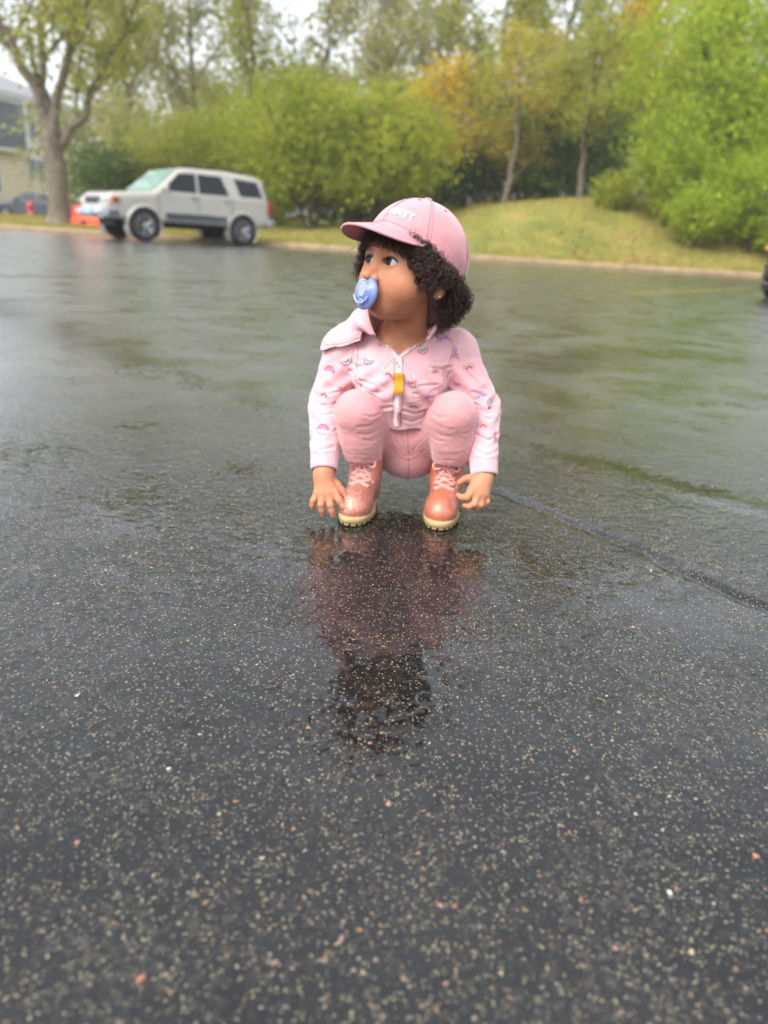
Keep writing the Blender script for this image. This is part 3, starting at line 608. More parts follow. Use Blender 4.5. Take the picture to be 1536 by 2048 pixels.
    # tall, thinly leaved trees further back
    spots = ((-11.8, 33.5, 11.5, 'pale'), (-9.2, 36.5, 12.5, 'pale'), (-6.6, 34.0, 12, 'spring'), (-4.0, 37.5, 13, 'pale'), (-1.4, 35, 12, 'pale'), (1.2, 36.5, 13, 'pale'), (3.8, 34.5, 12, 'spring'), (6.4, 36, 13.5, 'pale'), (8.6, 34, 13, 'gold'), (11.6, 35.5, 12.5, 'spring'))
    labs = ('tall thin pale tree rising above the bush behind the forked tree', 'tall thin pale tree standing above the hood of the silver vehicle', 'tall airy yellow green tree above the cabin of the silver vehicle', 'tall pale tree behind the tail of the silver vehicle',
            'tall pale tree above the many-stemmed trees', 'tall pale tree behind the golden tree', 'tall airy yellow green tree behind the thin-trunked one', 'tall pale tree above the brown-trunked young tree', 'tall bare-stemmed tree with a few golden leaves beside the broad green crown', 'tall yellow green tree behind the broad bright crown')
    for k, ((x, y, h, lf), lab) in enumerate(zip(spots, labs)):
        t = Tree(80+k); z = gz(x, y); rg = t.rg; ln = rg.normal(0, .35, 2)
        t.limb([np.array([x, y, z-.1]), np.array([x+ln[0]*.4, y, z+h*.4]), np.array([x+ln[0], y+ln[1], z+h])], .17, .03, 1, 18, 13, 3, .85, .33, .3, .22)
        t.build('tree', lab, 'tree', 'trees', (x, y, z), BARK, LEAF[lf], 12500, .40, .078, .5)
    # far wood closing the view
    rg = np.random.RandomState(99); C = []
    for k in range(2300):
        x = rg.uniform(-19, 42); y = rg.uniform(40, 54); h = 4.0+5.5*rg.rand()**1.5+.08*max(x, 0); C.append((x, y, gz(min(x, 60), y)+h*rg.rand()**.8))
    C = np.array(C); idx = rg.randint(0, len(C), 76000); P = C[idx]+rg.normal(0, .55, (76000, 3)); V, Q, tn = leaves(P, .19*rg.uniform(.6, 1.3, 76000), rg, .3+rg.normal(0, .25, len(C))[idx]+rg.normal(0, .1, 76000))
    o = obj('far_wood', V, Q, leaf_mat('hazed_far_leaf', [(0, S(120, 128, 84)), (.5, S(154, 156, 102)), (1, S(180, 170, 108))], .45), None, False); kind(o, 'stuff'); tag(o, 'distant pale wood closing the view behind the trees', 'wood')  # leaf colours are paled to carry the haze of distance
    o.data.attributes.new('tint', 'FLOAT', 'POINT').data.foreach_set('value', tn)
build_trees()
# ------------------------------------------------------------------ vehicles
GLASS = mat('dark_glass', S(26, 30, 34), .05, var=(2., .2), spec=.35)
TYRE = mat('tyre_rubber', S(30, 31, 34), .7, var=(20., .2), bump=(60., .4, .004)); RIM = mat('alloy', S(140, 142, 146), .42, .25, var=(8., .08)); BLACKP = mat('black_plastic', S(34, 36, 40), .55, var=(10., .2))
LAMP = mat('lamp_glass', S(205, 212, 220), .08, var=(30., .15), spec=.8, coat=.8); AMBER = mat('amber_lens', S(236, 150, 84), .15, var=(20., .1), coat=.6); REDL = mat('red_lens', S(178, 34, 34), .15, var=(20., .1), coat=.6)
PLATE = mat('plate', S(150, 186, 224), .4, var=(30., .2))

def vehicle(name, label, cat, loc, heading, sp):
    root = empty(name, loc, heading); tag(root, label, cat); W = sp['W']; prof = sp['prof']; zb = sp['belt']; Lh = sp['L']; wx = sp['wheels']; wr = sp['wr']
    hw = lambda x, z: W-sp['tumble']*np.clip(z-zb, 0, None)-sp['taper']*np.clip(np.abs(x)/Lh, 0, 1)**5
    def f(p):
        x, y, z = p[:, 0], np.abs(p[:, 1]), p[:, 2]
        d = smax(poly2(x, z, prof)+F(.03), y-hw(x, z).astype(F)+F(.02), sp.get('round', .09))-F(.02)
        for w in wx:                                                             # flared arches, then the wheel wells
            r = np.hypot(x-F(w), z-F(wr)); fl = smax(np.maximum(r-F(wr+sp['flare'][0]), y-F(W+sp['flare'][1])), -(y-F(W-.25)), .03); fl = np.maximum(fl, z-F(zb-.06)); d = smin(d, fl, .03)
        for w in wx:
            r = np.hypot(x-F(w), z-F(wr)); d = smax(d, -np.maximum(r-F(wr+.055), -(y-F(W-.36))), .015)
        return d-F(.0)
    V, Q = surface(f, (-Lh-.12, -W-.15, .1), (Lh+.12, W+.15, sp['H']+.12), sp.get('h', .022), 8, 2.0)
    obj('body', V, Q, sp['paint'], root)
    for s in (1, -1):
        for k, P in enumerate(sp['side_windows']):
            V = [(x, s*(float(hw(x, z))+.010), z) for x, z in P]+[(x, s*(float(hw(x, z))-.03), z) for x, z in P]; n = len(P)
            obj('window', V, [list(range(n)), list(range(n, 2*n))[::-1]]+[(i, (i+1) % n, n+(i+1) % n, n+i) for i in range(n)], GLASS, root, False)
        for k, (x, z) in enumerate(sp.get('handles', ())):
            mb = MB(); mb.box((x, s*(float(hw(x, z))+.012), z), (.17, .03, .035), None, .01); mb.build('door_handle', BLACKP if sp.get('dark_handles') else sp['paint'], root, True)
        for x in sp.get('door_lines', ()):
            mb = MB(); mb.tube([(x, s*(W+.003), sp['sill']+.12), (x, s*(W+.004), zb)], .006, 4); mb.build('door_gap', BLACKP, root)
        mx, mz = sp['mirror']; mb = MB(); mb.box((mx, s*(float(hw(mx, mz))+.11), mz), (.10, .20, .15), None, .035); mb.box((mx, s*(float(hw(mx, mz))+.01), mz-.03), (.06, .08, .05), None, .01); mb.build('mirror', sp.get('mirror_mat', sp['paint']), root, True)
        x0, x1, z0, z1 = sp['cladding']; mb = MB(); mb.box(((x0+x1)/2, s*(W+.004), (z0+z1)/2), (x1-x0, .045, z1-z0), None, .015); mb.build('side_cladding', sp['clad'], root, True)
        hx, hy, hz, dx, dy, dz = sp['headlight']; mb = MB(); mb.box((hx, s*hy, hz), (dx, dy, dz), None, .03); mb.build('headlight', LAMP, root, True)
        hx, hy, hz, dx, dy, dz = sp['marker']; mb = MB(); mb.box((hx, s*hy, hz), (dx, dy, dz), None, .02); mb.build('turn_signal', AMBER, root, True)
        hx, hy, hz, dx, dy, dz = sp['tail']; mb = MB(); mb.box((hx, s*hy, hz), (dx, dy, dz), None, .02); mb.build('tail_light', REDL, root, True)
    for nm, ((xb, zb_), (xt, zt)), gm in (('windscreen', sp['front_glass'], sp.get('screen_mat', GLASS)), ('rear_window', sp['rear_glass'], GLASS)):
        yb = float(hw(xb, zb_))*.90; yt = float(hw(xt, zt))*.90; nx = np.array([zt-zb_, 0, xb-xt]); nx = nx/np.linalg.norm(nx); nx = nx if nx[0]*np.sign(xb) > 0 else -nx
        n = 9; V = []
        for o in (.016, -.03):
            for (x, z, y) in ((xb, zb_, yb), (xt, zt, yt)):
                for u in np.linspace(-1, 1, n): V.append(np.array([x, u*y, z])+nx*(o-.0*u*u))
        q = [(i, i+1, n+i+1, n+i) for i in range(n-1)]+[(2*n+i, 3*n+i, 3*n+i+1, 2*n+i+1) for i in range(n-1)]+[(0, n, 3*n, 2*n), (n-1, 3*n-1, 4*n-1, 2*n-1)]+[(i, 2*n+i, 2*n+i+1, i+1) for i in range(n-1)]+[(n+i, n+i+1, 3*n+i+1, 3*n+i) for i in range(n-1)]
        obj(nm, V, q, gm, root, False)
    for nm, parts, m in sp['extras']:
        mb = MB()
        for c, d, bv in parts: mb.box(c, d, None, bv)
        mb.build(nm, m, root, True)
    # wheels
    w0 = None
    for w in wx:
        for s in (1, -1):
            if w0 is None:
                w0 = empty('wheel', (0, 0, 0), 0, root); tw = .115; mb = MB()
                mb.lathe((0, 0, 0), [(wr*.60, -tw), (wr*.80, -tw-.006), (wr*.95, -tw+.008), (wr, -tw+.04), (wr, tw-.04), (wr*.95, tw-.008), (wr*.80, tw+.006), (wr*.60, tw)], 1, 40); mb.build('tyre', TYRE, w0, True)
                mb = MB(); mb.lathe((0, 0, 0), [(wr*.60, tw-.01), (wr*.62, tw+.010), (wr*.57, tw+.008), (wr*.52, tw-.020), (wr*.20, tw-.012), (wr*.17, tw+.010), (wr*.03, tw+.014)], 1, 40)
                for k in range(sp.get('spokes', 5)):
                    a = 2*pi*k/sp.get('spokes', 5); R = np.array([[cos(a), 0, -sin(a)], [0, 1, 0], [sin(a), 0, cos(a)]]); mb.box((wr*.38*cos(a), tw-.004, wr*.38*sin(a)), (wr*.46, .03, wr*.20), R, .008)
                mb.build('rim', RIM, w0, True); w = w0; c = w0
            else: c = copy_tree(w0, root)
            c.location = (w if not isinstance(w, bpy.types.Object) else wx[0], s*sp['track'], wr); c.rotation_euler = (0, 0, 0 if s > 0 else pi)
            if isinstance(w, bpy.types.Object): w = wx[0]
    return root

def build_vehicles():
    silver = mat('silver_paint', S(172, 168, 158), .34, .2, var=(1.5, .04), coat=.8); grey = mat('grey_cladding', S(168, 172, 176), .5, .1, var=(4., .1)); silver2 = mat('silver_bumper', S(164, 168, 178), .4, .2, var=(3., .06), coat=.4)
    teal = mat('tinted_reflect_screen', S(122, 152, 142), .08, var=(2., .1), spec=.5)  # opaque pale teal holds both the glass tint and the mirrored trees
    suv = dict(W=.86, L=2.28, H=1.78, belt=1.12, tumble=.20, taper=.10, wheels=(1.34, -1.335), wr=.36, track=.745, sill=.44, flare=(.085, .022), paint=silver, clad=grey, h=.02, round=.13,
        prof=[(2.24, .50), (2.29, .62), (2.26, .86), (2.20, 1.00), (2.08, 1.075), (1.10, 1.155), (.44, 1.68), (.20, 1.755), (-.9, 1.775), (-1.80, 1.72), (-2.04, 1.63), (-2.19, 1.12), (-2.25, 1.0), (-2.27, .62), (-2.2, .52), (-1.9, .45), (1.9, .45)],
        side_windows=[[(.86, 1.185), (.40, 1.60), (-.03, 1.625), (-.03, 1.185)], [(-.10, 1.185), (-.10, 1.625), (-.74, 1.62), (-.94, 1.185)], [(-1.27, 1.20), (-1.12, 1.61), (-1.80, 1.58), (-1.97, 1.20)]],
        handles=((.05, 1.06), (-.86, 1.06)), door_lines=(.98, -.065, -1.02), mirror=(.80, 1.24), cladding=(-.86, .84, .47, .70), headlight=(2.19, .60, .86, .14, .30, .17), marker=(2.03, .845, .90, .22, .06, .13), tail=(-2.2, .76, .98, .14, .17, .30),
        front_glass=((1.07, 1.18), (.47, 1.655)), rear_glass=((-2.165, 1.18), (-2.04, 1.60)), screen_mat=teal,
        extras=[('front_bumper', [((2.24, 0, .60), (.22, 1.66, .22), .07), ((2.10, .80, .60), (.34, .12, .22), .05), ((2.10, -.80, .60), (.34, .12, .22), .05)], silver2), ('grille', [((2.235, 0, .87), (.10, .80, .16), .03)], BLACKP),
                ('air_intake', [((2.32, 0, .56), (.05, .95, .08), .015)], BLACKP), ('licence_plate', [((2.365, 0, .62), (.02, .31, .15), .004)], PLATE), ('rear_bumper', [((-2.24, 0, .60), (.24, 1.68, .22), .07)], grey),
                ('roof_rail', [((-.62, .60, 1.80), (1.75, .035, .035), .012), ((.2, .60, 1.775), (.06, .03, .07), .01), ((-1.42, .60, 1.775), (.06, .03, .07), .01)], BLACKP), ('roof_rail', [((-.62, -.60, 1.80), (1.75, .035, .035), .012), ((.2, -.60, 1.775), (.06, .03, .07), .01), ((-1.42, -.60, 1.775), (.06, .03, .07), .01)], BLACKP),
                ('underbody', [((0, 0, .40), (3.9, 1.1, .14), .04)], BLACKP)])
    ax = np.array([-.745, -.667]); hd = math.atan2(ax[1], ax[0]); lf = np.array([-ax[1], ax[0]]); wl = np.array([-6.0, 18.15])      # near front wheel, on the left side
    c = wl-lf*.745-ax*1.34
    vehicle('parked_car', 'silver beige boxy off-road car with grey side cladding parked at the kerb', 'car', (c[0], c[1], 0), hd, suv).scale = (.96, .96, .96)
    black = mat('black_paint', S(14, 15, 18), .18, .0, var=(2., .1), coat=1.); slate = mat('slate_paint', S(52, 60, 74), .3, .2, var=(2., .06), coat=.8)
    def sedan(paint):
        return dict(W=.88, L=2.32, H=1.46, belt=.92, tumble=.36, taper=.20, wheels=(1.42, -1.36), wr=.33, track=.76, sill=.30, flare=(.07, .008), paint=paint, clad=paint, h=.024, round=.14,
            prof=[(2.22, .24), (2.31, .42), (2.30, .60), (2.18, .74), (1.95, .80), (1.02, .95), (.30, 1.38), (0, 1.45), (-.55, 1.455), (-.95, 1.40), (-1.62, 1.06), (-2.2, 1.00), (-2.30, .92), (-2.31, .50), (-2.22, .28), (-1.8, .22), (1.8, .22)],
            side_windows=[[(.74, .97), (.18, 1.33), (-.28, 1.37), (-.28, .96)], [(-.33, .96), (-.33, 1.37), (-.72, 1.35), (-1.02, 1.18), (-1.18, 1.0)]], handles=((-.12, .82), (-1.0, .84)), door_lines=(.86, -.30, -1.12), mirror=(.70, 1.0), cladding=(-.95, 1.0, .24, .34),
            headlight=(2.16, .62, .64, .24, .30, .13), marker=(2.02, .82, .60, .14, .05, .07), tail=(-2.24, .64, .84, .12, .36, .16), front_glass=((.99, .975), (.33, 1.355)), rear_glass=((-1.58, 1.085), (-.98, 1.385)),
            extras=[('grille', [((2.29, 0, .52), (.06, .9, .16), .02)], BLACKP), ('bumper_trim', [((2.31, 0, .36), (.06, 1.2, .06), .02)], RIM), ('bumper_trim', [((-2.32, 0, .46), (.05, 1.3, .05), .015)], RIM), ('licence_plate', [((-2.325, 0, .70), (.02, .31, .15), .004)], PLATE), ('underbody', [((0, 0, .22), (3.9, 1.1, .10), .03)], BLACKP)])
    dr = np.array([.62, .785]); hd = math.atan2(-dr[1], -dr[0]); dr = np.array([.62, .785]); lf = np.array([dr[1], -dr[0]])
    c = np.array([4.34, 9.45])+dr*2.15+lf*.82
    vehicle('parked_car', 'black car beside the yellow stall line', 'car', (c[0], c[1], 0), hd, sedan(black))
    vehicle('parked_car', 'dark slate blue sedan in front of the tan house', 'car', (-19.3, 42.0, .10), rad(176), sedan(slate))
build_vehicles()
# ------------------------------------------------------------------ house, hydrant, barrier
def build_house():
    P0 = np.array([-23.05, 56.]); dv = np.array([-4.45, -12.]); dv /= np.linalg.norm(dv); hd = math.atan2(dv[1], dv[0])
    root = empty('house', (P0[0], P0[1], 0), hd); tag(root, 'tan two-storey house with dark grey upper bay and white trim', 'house')
    # local: x along the wall from its far corner, y outwards is negative-left; the face towards the lot is +y
    tan = mat('tan_siding', S(222, 208, 182), .7, var=(.6, .06)); grey = mat('grey_shingle', S(104, 106, 112), .8, var=(5., .2)); wh = mat('white_trim', S(222, 226, 232), .5, var=(3., .05)); brick = mat('red_brick', S(168, 116, 92), .85, var=(6., .25)); roofm = mat('roof_shingle', S(132, 132, 134), .85, var=(4., .2)); glass = mat('house_glass', S(84, 100, 108), .08, var=(1., .3), coat=.5)
    def bx(n, x0, x1, y0, y1, z0, z1, m, par=root, bv=0.):
        mb = MB(); mb.box(((x0+x1)/2, (y0+y1)/2, (z0+z1)/2), (x1-x0, y1-y0, z1-z0), None, bv); return mb.build(n, m, par)
    w = bx('wall', 0, 14, -8, -.02, 1.0, 7.0, tan)
    for k in range(30):                                                         # lap siding
        z = 1.0+k*.2; mb = MB(); V = [(0, .0, z+.2), (14, .0, z+.2), (14, .022, z+.004), (0, .022, z+.004), (0, -.02, z+.2), (14, -.02, z+.2), (14, -.02, z+.004), (0, -.02, z+.004)]
        mb.add(V, [(0, 1, 2, 3), (3, 2, 6, 7), (0, 3, 7, 4), (1, 5, 6, 2), (0, 4, 5, 1)]); mb.build('siding_board', tan, w)
    bx('brick_base', -.02, 14.02, -8.02, .05, -.3, .998, brick)
    bay = bx('bay', 4.5, 9.4, -.02, .55, 4.15, 6.75, grey)
    for x0, x1, z0, z1 in ((4.38, 4.56, 4.05, 6.9), (9.34, 9.52, 4.05, 6.9), (4.57, 9.33, 6.76, 6.9), (4.57, 9.33, 4.0, 4.14)): bx('bay_trim', x0, x1, -.02, .60, z0, z1, wh, bay)
    for k in range(9): bx('shingle_course', 4.57, 9.33, .551, .575, 4.16+k*.285, 4.16+k*.285+.27, grey, bay)
    for x0, x1, z0, z1 in ((2.7, 4.1, 2.75, 3.75), (3.2, 4.2, 5.0, 6.35), (6.5, 8.0, 1.6, 3.1)):
        wd = bx('window', x0, x1, .02, .05, z0, z1, glass)
        for a, b, c, d in ((x0-.12, x0-.002, z0-.12, z1+.12), (x1+.002, x1+.12, z0-.12, z1+.12), (x0, x1, z1+.002, z1+.12), (x0, x1, z0-.12, z0-.002), ((x0+x1)/2-.03, (x0+x1)/2+.03, z0, z1)): bx('frame', a, b, .023, .09, c, d, wh, wd)
    bx('corner_board', -.03, .16, -.03, .06, 1.0, 7.0, wh); bx('corner_board', 2.2, 2.36, .023, .06, 1.0, 6.98, wh)
    bx('eave', -.6, 14.6, -8.6, .72, 7.0, 7.22, wh)
    mb = MB(); V = [(-.7, .82, 7.221), (14.7, .82, 7.221), (14.7, -8.7, 7.221), (-.7, -8.7, 7.221), (3.5, -4, 9.2), (10.5, -4, 9.2)]; mb.add(V, [(0, 1, 5, 4), (1, 2, 5), (2, 3, 4, 5), (3, 0, 4), (0, 3, 2, 1)]); mb.build('roof', roofm, root)
    # hydrant
    red = mat('red_enamel', S(196, 48, 58), .35, var=(12., .15), coat=.4); h = empty('fire_hydrant', (-17.9, 38., gz(-17.9, 38.))); tag(h, 'small red fire hydrant on the grass before the slate sedan', 'fire hydrant')
    mb = MB(); mb.lathe((0, 0, 0), [(.16, 0), (.16, .05), (.11, .06), (.11, .42), (.14, .43), (.14, .47), (.12, .50), (.08, .58), (.03, .62), (.03, .66)], 2, 20); mb.build('barrel', red, h, True)
    for s in (-1, 1): mb = MB(); mb.lathe((s*.13, 0, .36), [(.055, -.05), (.055, .03), (.03, .05)], 0, 14); mb.build('outlet_cap', red, h, True)
    # water-filled barrier
    og = mat('orange_plastic', S(240, 96, 62), .4, var=(5., .1)); c = np.array([-9.0, 24.2]); b = empty('road_barrier', (c[0], c[1], gz(*c))); tag(b, 'low orange plastic road barrier on the grass by the forked tree', 'road barrier')
    pf = [(-.24, 0), (-.24, .14), (-.12, .26), (-.09, .56), (.09, .56), (.12, .26), (.24, .14), (.24, 0)]; mb = MB(); mb.prism([(0, y, z) for y, z in pf], (-1.1, 0, 0), (1.1, 0, 0)); mb.build('barrier_body', og, b)
    for x in (-.7, 0, .7): mb = MB(); mb.box((x, -.20, .09), (.22, .12, .12), None, .03); mb.build('fork_slot', BLACKP, b, True)
    mb = MB(); mb.box((0, -.108, .42), (1.9, .02, .10)); mb.build('reflective_band', mat('white_band', S(226, 226, 224), .4, var=(9., .1)), b)
build_house()
# ------------------------------------------------------------------ the child
def fabric(name, base, rough=.85, rib=None, scale=900.):
    m = mat(name, base, rough, var=(60., .06), sheen=.5, spec=.12)
    nt = m.node_tree; b = nt.nodes['Principled BSDF']; tc = nt.nodes['Texture Coordinate']
    n1 = N(nt, 'ShaderNodeTexNoise'); n1.inputs['Scale'].default_value = scale; n1.inputs['Detail'].default_value = 2
    n2 = N(nt, 'ShaderNodeTexNoise'); n2.inputs['Scale'].default_value = 70.; n2.inputs['Detail'].default_value = 3
    n2.inputs['Distortion'].default_value = .3
    L(nt, tc.outputs['Object'], n1.inputs['Vector']); L(nt, tc.outputs['Object'], n2.inputs['Vector'])
    b1 = N(nt, 'ShaderNodeBump'); b1.inputs['Strength'].default_value = .35; b1.inputs['Distance'].default_value = .0006
    b2 = N(nt, 'ShaderNodeBump'); b2.inputs['Strength'].default_value = .2; b2.inputs['Distance'].default_value = .003
    L(nt, n1.outputs[0], b1.inputs['Height']); L(nt, n2.outputs[0], b2.inputs['Height']); L(nt, b2.outputs[0], b1.inputs['Normal'])
    last = b1
    if rib:
        w = N(nt, 'ShaderNodeTexWave'); w.inputs['Scale'].default_value = rib; w.bands_direction = 'X'
        L(nt, tc.outputs['Object'], w.inputs['Vector'])
        b3 = N(nt, 'ShaderNodeBump'); b3.inputs['Strength'].default_value = .5; b3.inputs['Distance'].default_value = .0008
        L(nt, w.outputs['Fac'], b3.inputs['Height']); L(nt, b1.outputs[0], b3.inputs['Normal']); last = b3
    L(nt, last.outputs[0], b.inputs['Normal'])
    return m

def build_child():
    R0 = np.array([.02, 1.24, 0.]); person = empty('person', tuple(R0))
    tag(person, 'small child in pink cap, rainbow hoodie and leggings crouching on wet asphalt, touching the boots', 'person')
    skin = mat('skin', S(182, 130, 100), .52, var=(45., .10), bump=(420., .12, .0006), sss=.25, spec=.4)
    nt = skin.node_tree; b = nt.nodes['Principled BSDF']; tc = nt.nodes['Texture Coordinate']                # blotches: redder and paler patches
    n9 = N(nt, 'ShaderNodeTexNoise'); n9.inputs['Scale'].default_value = 16.; n9.inputs['Detail'].default_value = 7; L(nt, tc.outputs['Object'], n9.inputs['Vector'])
    r9 = N(nt, 'ShaderNodeValToRGB'); L(nt, n9.outputs[0], r9.inputs[0]); r9.color_ramp.elements[0].position = .35; r9.color_ramp.elements[1].position = .68; r9.color_ramp.elements[0].color = (1.04, 1.02, .98, 1); r9.color_ramp.elements[1].color = (.98, .80, .74, 1)
    m9 = N(nt, 'ShaderNodeMix', data_type='RGBA', blend_type='MULTIPLY'); m9.inputs[0].default_value = 1.; src = b.inputs['Base Color'].links[0].from_socket; L(nt, src, m9.inputs[6]); L(nt, r9.outputs[0], m9.inputs[7]); L(nt, m9.outputs[2], b.inputs['Base Color'])
    pink = fabric('pink_sweatshirt', S(216, 167, 172)); pinkrib = fabric('pink_rib', S(216, 170, 177), rib=420.)
    pink2 = fabric('pink_leggings', S(201, 141, 142), .8); capm = fabric('pink_twill', S(198, 136, 141), .8, scale=1400.)
    white = mat('white_plastic', S(238, 225, 226), .4, var=(200., .05))
    whitethread = mat('white_thread', S(245, 243, 245), .6, var=(900., .08), bump=(1200., .4, .0004))
    # ---- head frame
    yaw, pit = rad(47), rad(11)
    left = np.array([cos(yaw), -sin(yaw), 0]); fwd = np.array([-sin(yaw)*cos(pit), -cos(yaw)*cos(pit), sin(pit)]); up = np.cross(left, -fwd)
    up = np.cross(fwd, -left); up = up if up[2] > 0 else -up
    HC = np.array([.021, 1.2185, .4145]); HR = np.stack([left, fwd, up], 1)         # columns
    HRf = HR.astype(F); HCf = HC.astype(F)
    tow = lambda q: np.asarray(q, float)@HR.T+HC                                   # head -> world
    EYE = (.0228, .0580, -.012); ER = .0130
    def head(p):
        q = (p-HCf)@HRf; q = q.copy(); sgn = q[:, 0].copy(); q[:, 0] = np.abs(q[:, 0])
        d = ell(q, (0, -.006, .006), (.066, .083, .072))
        d = smin(d, ell(q, (0, .032, .012), (.054, .044, .046)), .02)               # forehead
        d = smin(d, ell(q, (0, .027, -.036), (.0475, .047, .051)), .022)             # face
        d = smin(d, ball(q, (.029, .041, -.046), .0272), .022)                      # cheek
        d = smin(d, ball(q, (0, .050, -.074), .0165), .02)                          # chin
        d = smin(d, ell(q, (0, .034, -.072), (.033, .026, .018)), .018)             # soft underchin
        d = smax(d, -ball(q, (.0225, .083, -.011), .0125), .014)                    # eye socket
        d = smin(d, chain(q, [(0, .069, -.008), (0, .0770, -.026), (0, .0875, -.0375)], [.0045, .006, .0078]), .009)
        d = smin(d, ball(q, (.0088, .0795, -.0400), .0062), .004)                   # nostril wing
        d = smax(d, -ell(q, (.0052, .0850, -.0462), (.0031, .0055, .0032)), .002)
        d = smin(d, ell(q, (0, .0735, -.0585), (.014, .007, .007)), .006)           # lips
        d = smin(d, ball(q, EYE, ER+.0021), .004)                                   # lids over the eyeball
        op = ell(q, (EYE[0]+.0005, EYE[1]+.012, EYE[2]+.0003), (.0138, .016, .0061))
        d = smax(d, -np.maximum(op, -(q[:, 1]-F(EYE[1]))), .0012)
        e = ell(q, (.0665, -.006, -.024), (.0065, .0125, .0215)); e = smin(e, ball(q, (.066, .001, -.044), .0062), .008)
        e = smax(e, -ell(q, (.0735, -.003, -.020), (.005, .007, .013)), .004)
        return smin(d, e, .006)
    # ---- joints, in metres
    SL, SR = (-.083, 1.275, .262), (.104, 1.275, .274); EL, ERr = (-.110, 1.255, .172), (.156, 1.255, .184)
    WL, WR = (-.105, 1.187, .082), (.163, 1.187, .090)
    KL, KR = (-.054, 1.206, .174), (.104, 1.206, .181); AL, AR = (-.042, 1.232, .085), (.111, 1.234, .090)
    HL, HRr = (-.008, 1.305, .112), (.068, 1.305, .117)
    CH, BE = (.010, 1.276, .245), (.027, 1.300, .140)
    def hand(p, palm, fingers):
        d = None
        for a, b, ra, rb in palm:
            e = cone(p, a, b, ra, rb); d = e if d is None else smin(d, e, .010)
        for pts, r in fingers:
            n = len(pts); rs = [r*.94*(1-.09*i) for i in range(n)]
            d = smin(d, chain(p, pts, rs, .002), .0038)
        return d
    palmL = [(WL, (-.104, 1.178, .070), .0165, .016), ((-.104, 1.176, .072), (-.088, 1.160, .050), .013, .0092), ((-.104, 1.176, .070), (-.098, 1.158, .046), .012, .0090),
             ((-.106, 1.177, .070), (-.110, 1.160, .045), .012, .0088)]
    fingL = [([(-.083, 1.156, .049), (-.0745, 1.148, .038), (-.0675, 1.1455, .029), (-.0625, 1.146, .0225)], .0072),
             ([(-.093, 1.155, .045), (-.089, 1.146, .030), (-.0865, 1.1455, .020), (-.0845, 1.147, .0115)], .0071),
             ([(-.1035, 1.156, .043), (-.1045, 1.147, .029), (-.1030, 1.147, .0195), (-.1015, 1.149, .0115)], .0068),
             ([(-.1135, 1.160, .043), (-.1185, 1.153, .033), (-.1195, 1.153, .0255), (-.1185, 1.155, .0185)], .0061),
             ([(-.094, 1.176, .066), (-.080, 1.169, .058), (-.0715, 1.165, .049), (-.0665, 1.162, .041)], .0076)]
    palmR = [(WR, (.160, 1.180, .080), .0165, .016), ((.159, 1.178, .082), (.143, 1.160, .067), .013, .0092), ((.160, 1.178, .080), (.153, 1.158, .061), .012, .0092),
             ((.161, 1.179, .080), (.164, 1.163, .061), .012, .0088)]
    fingR = [([(.142, 1.158, .066), (.134, 1.149, .0575), (.1265, 1.149, .0565), (.1205, 1.153, .0585)], .0072),
             ([(.152, 1.156, .059), (.147, 1.147, .0475), (.1395, 1.148, .0425), (.1325, 1.151, .0425)], .0070),
             ([(.160, 1.159, .058), (.1585, 1.151, .0455), (.152, 1.152, .0405), (.1455, 1.155, .0405)], .0067),
             ([(.1665, 1.165, .059), (.1695, 1.159, .049), (.1665, 1.159, .0435), (.161, 1.161, .0415)], .0059),
             ([(.151, 1.178, .080), (.138, 1.173, .0835), (.1295, 1.1705, .0815), (.1215, 1.169, .0755)], .0074)]
    neck_a = tow((0, -.018, -.060)); neck_b = (.004, 1.272, .268)
    def torso(p):
        d = cone(p, CH, BE, .058, .062)
        d = smin(d, chain(p, [SL, CH, SR], [.027, .045, .027]), .03)
        d = smin(d, ell(p, (.008, 1.243, .266), (.052, .036, .036)), .03)            # upper chest
        return d
    def body(p):
        d = smin(head(p), cone(p, neck_a, neck_b, .034, .038), .016)
        t = torso(p)
        for s, e, w in ((SL, EL, WL), (SR, ERr, WR)): t = smin(t, chain(p, [s, e, w], [.024, .020, .0165]), .012)
        for h, k, a in ((HL, KL, AL), (HRr, KR, AR)):
            t = smin(t, chain(p, [h, k, a], [.044, .028, .015]), .015)
        d = smin(d, t, .022)
        return np.minimum(smin(d, hand(p, palmL, fingL), .006), smin(d, hand(p, palmR, fingR), .006))
    V, Q = surface(body, (-.15, 1.115, 0.), (.20, 1.40, .50), .0015)
    obj('body', V, Q, skin, person, True, None, R0)
    # ---- eyes: white, iris and pupil are rings round the gaze axis
    em, nt, b = node_mat('eye')
    tc = N(nt, 'ShaderNodeTexCoord'); sx = N(nt, 'ShaderNodeSeparateXYZ'); L(nt, tc.outputs['Object'], sx.inputs[0])
    mr = N(nt, 'ShaderNodeMapRange'); mr.inputs[1].default_value = 0; mr.inputs[2].default_value = ER; L(nt, sx.outputs[2], mr.inputs[0])
    rp = N(nt, 'ShaderNodeValToRGB'); L(nt, mr.outputs[0], rp.inputs[0]); r_ = rp.color_ramp
    r_.elements[0].position = .0; r_.elements[0].color = (.58, .55, .54, 1); r_.elements[1].position = .765; r_.elements[1].color = (.60, .58, .58, 1)
    for pos, c in ((.79, (.012, .007, .005)), (.90, (.030, .015, .009)), (.955, (.03, .015, .009)), (.97, (.002, .002, .002))):
        e = r_.elements.new(pos); e.color = (*c, 1)
    L(nt, rp.outputs[0], b.inputs['Base Color']); b.inputs['Roughness'].default_value = .12; b.inputs['Specular IOR Level'].default_value = .25
    from mathutils import Vector
    nl, na = 24, 32; VV = []; FF = []
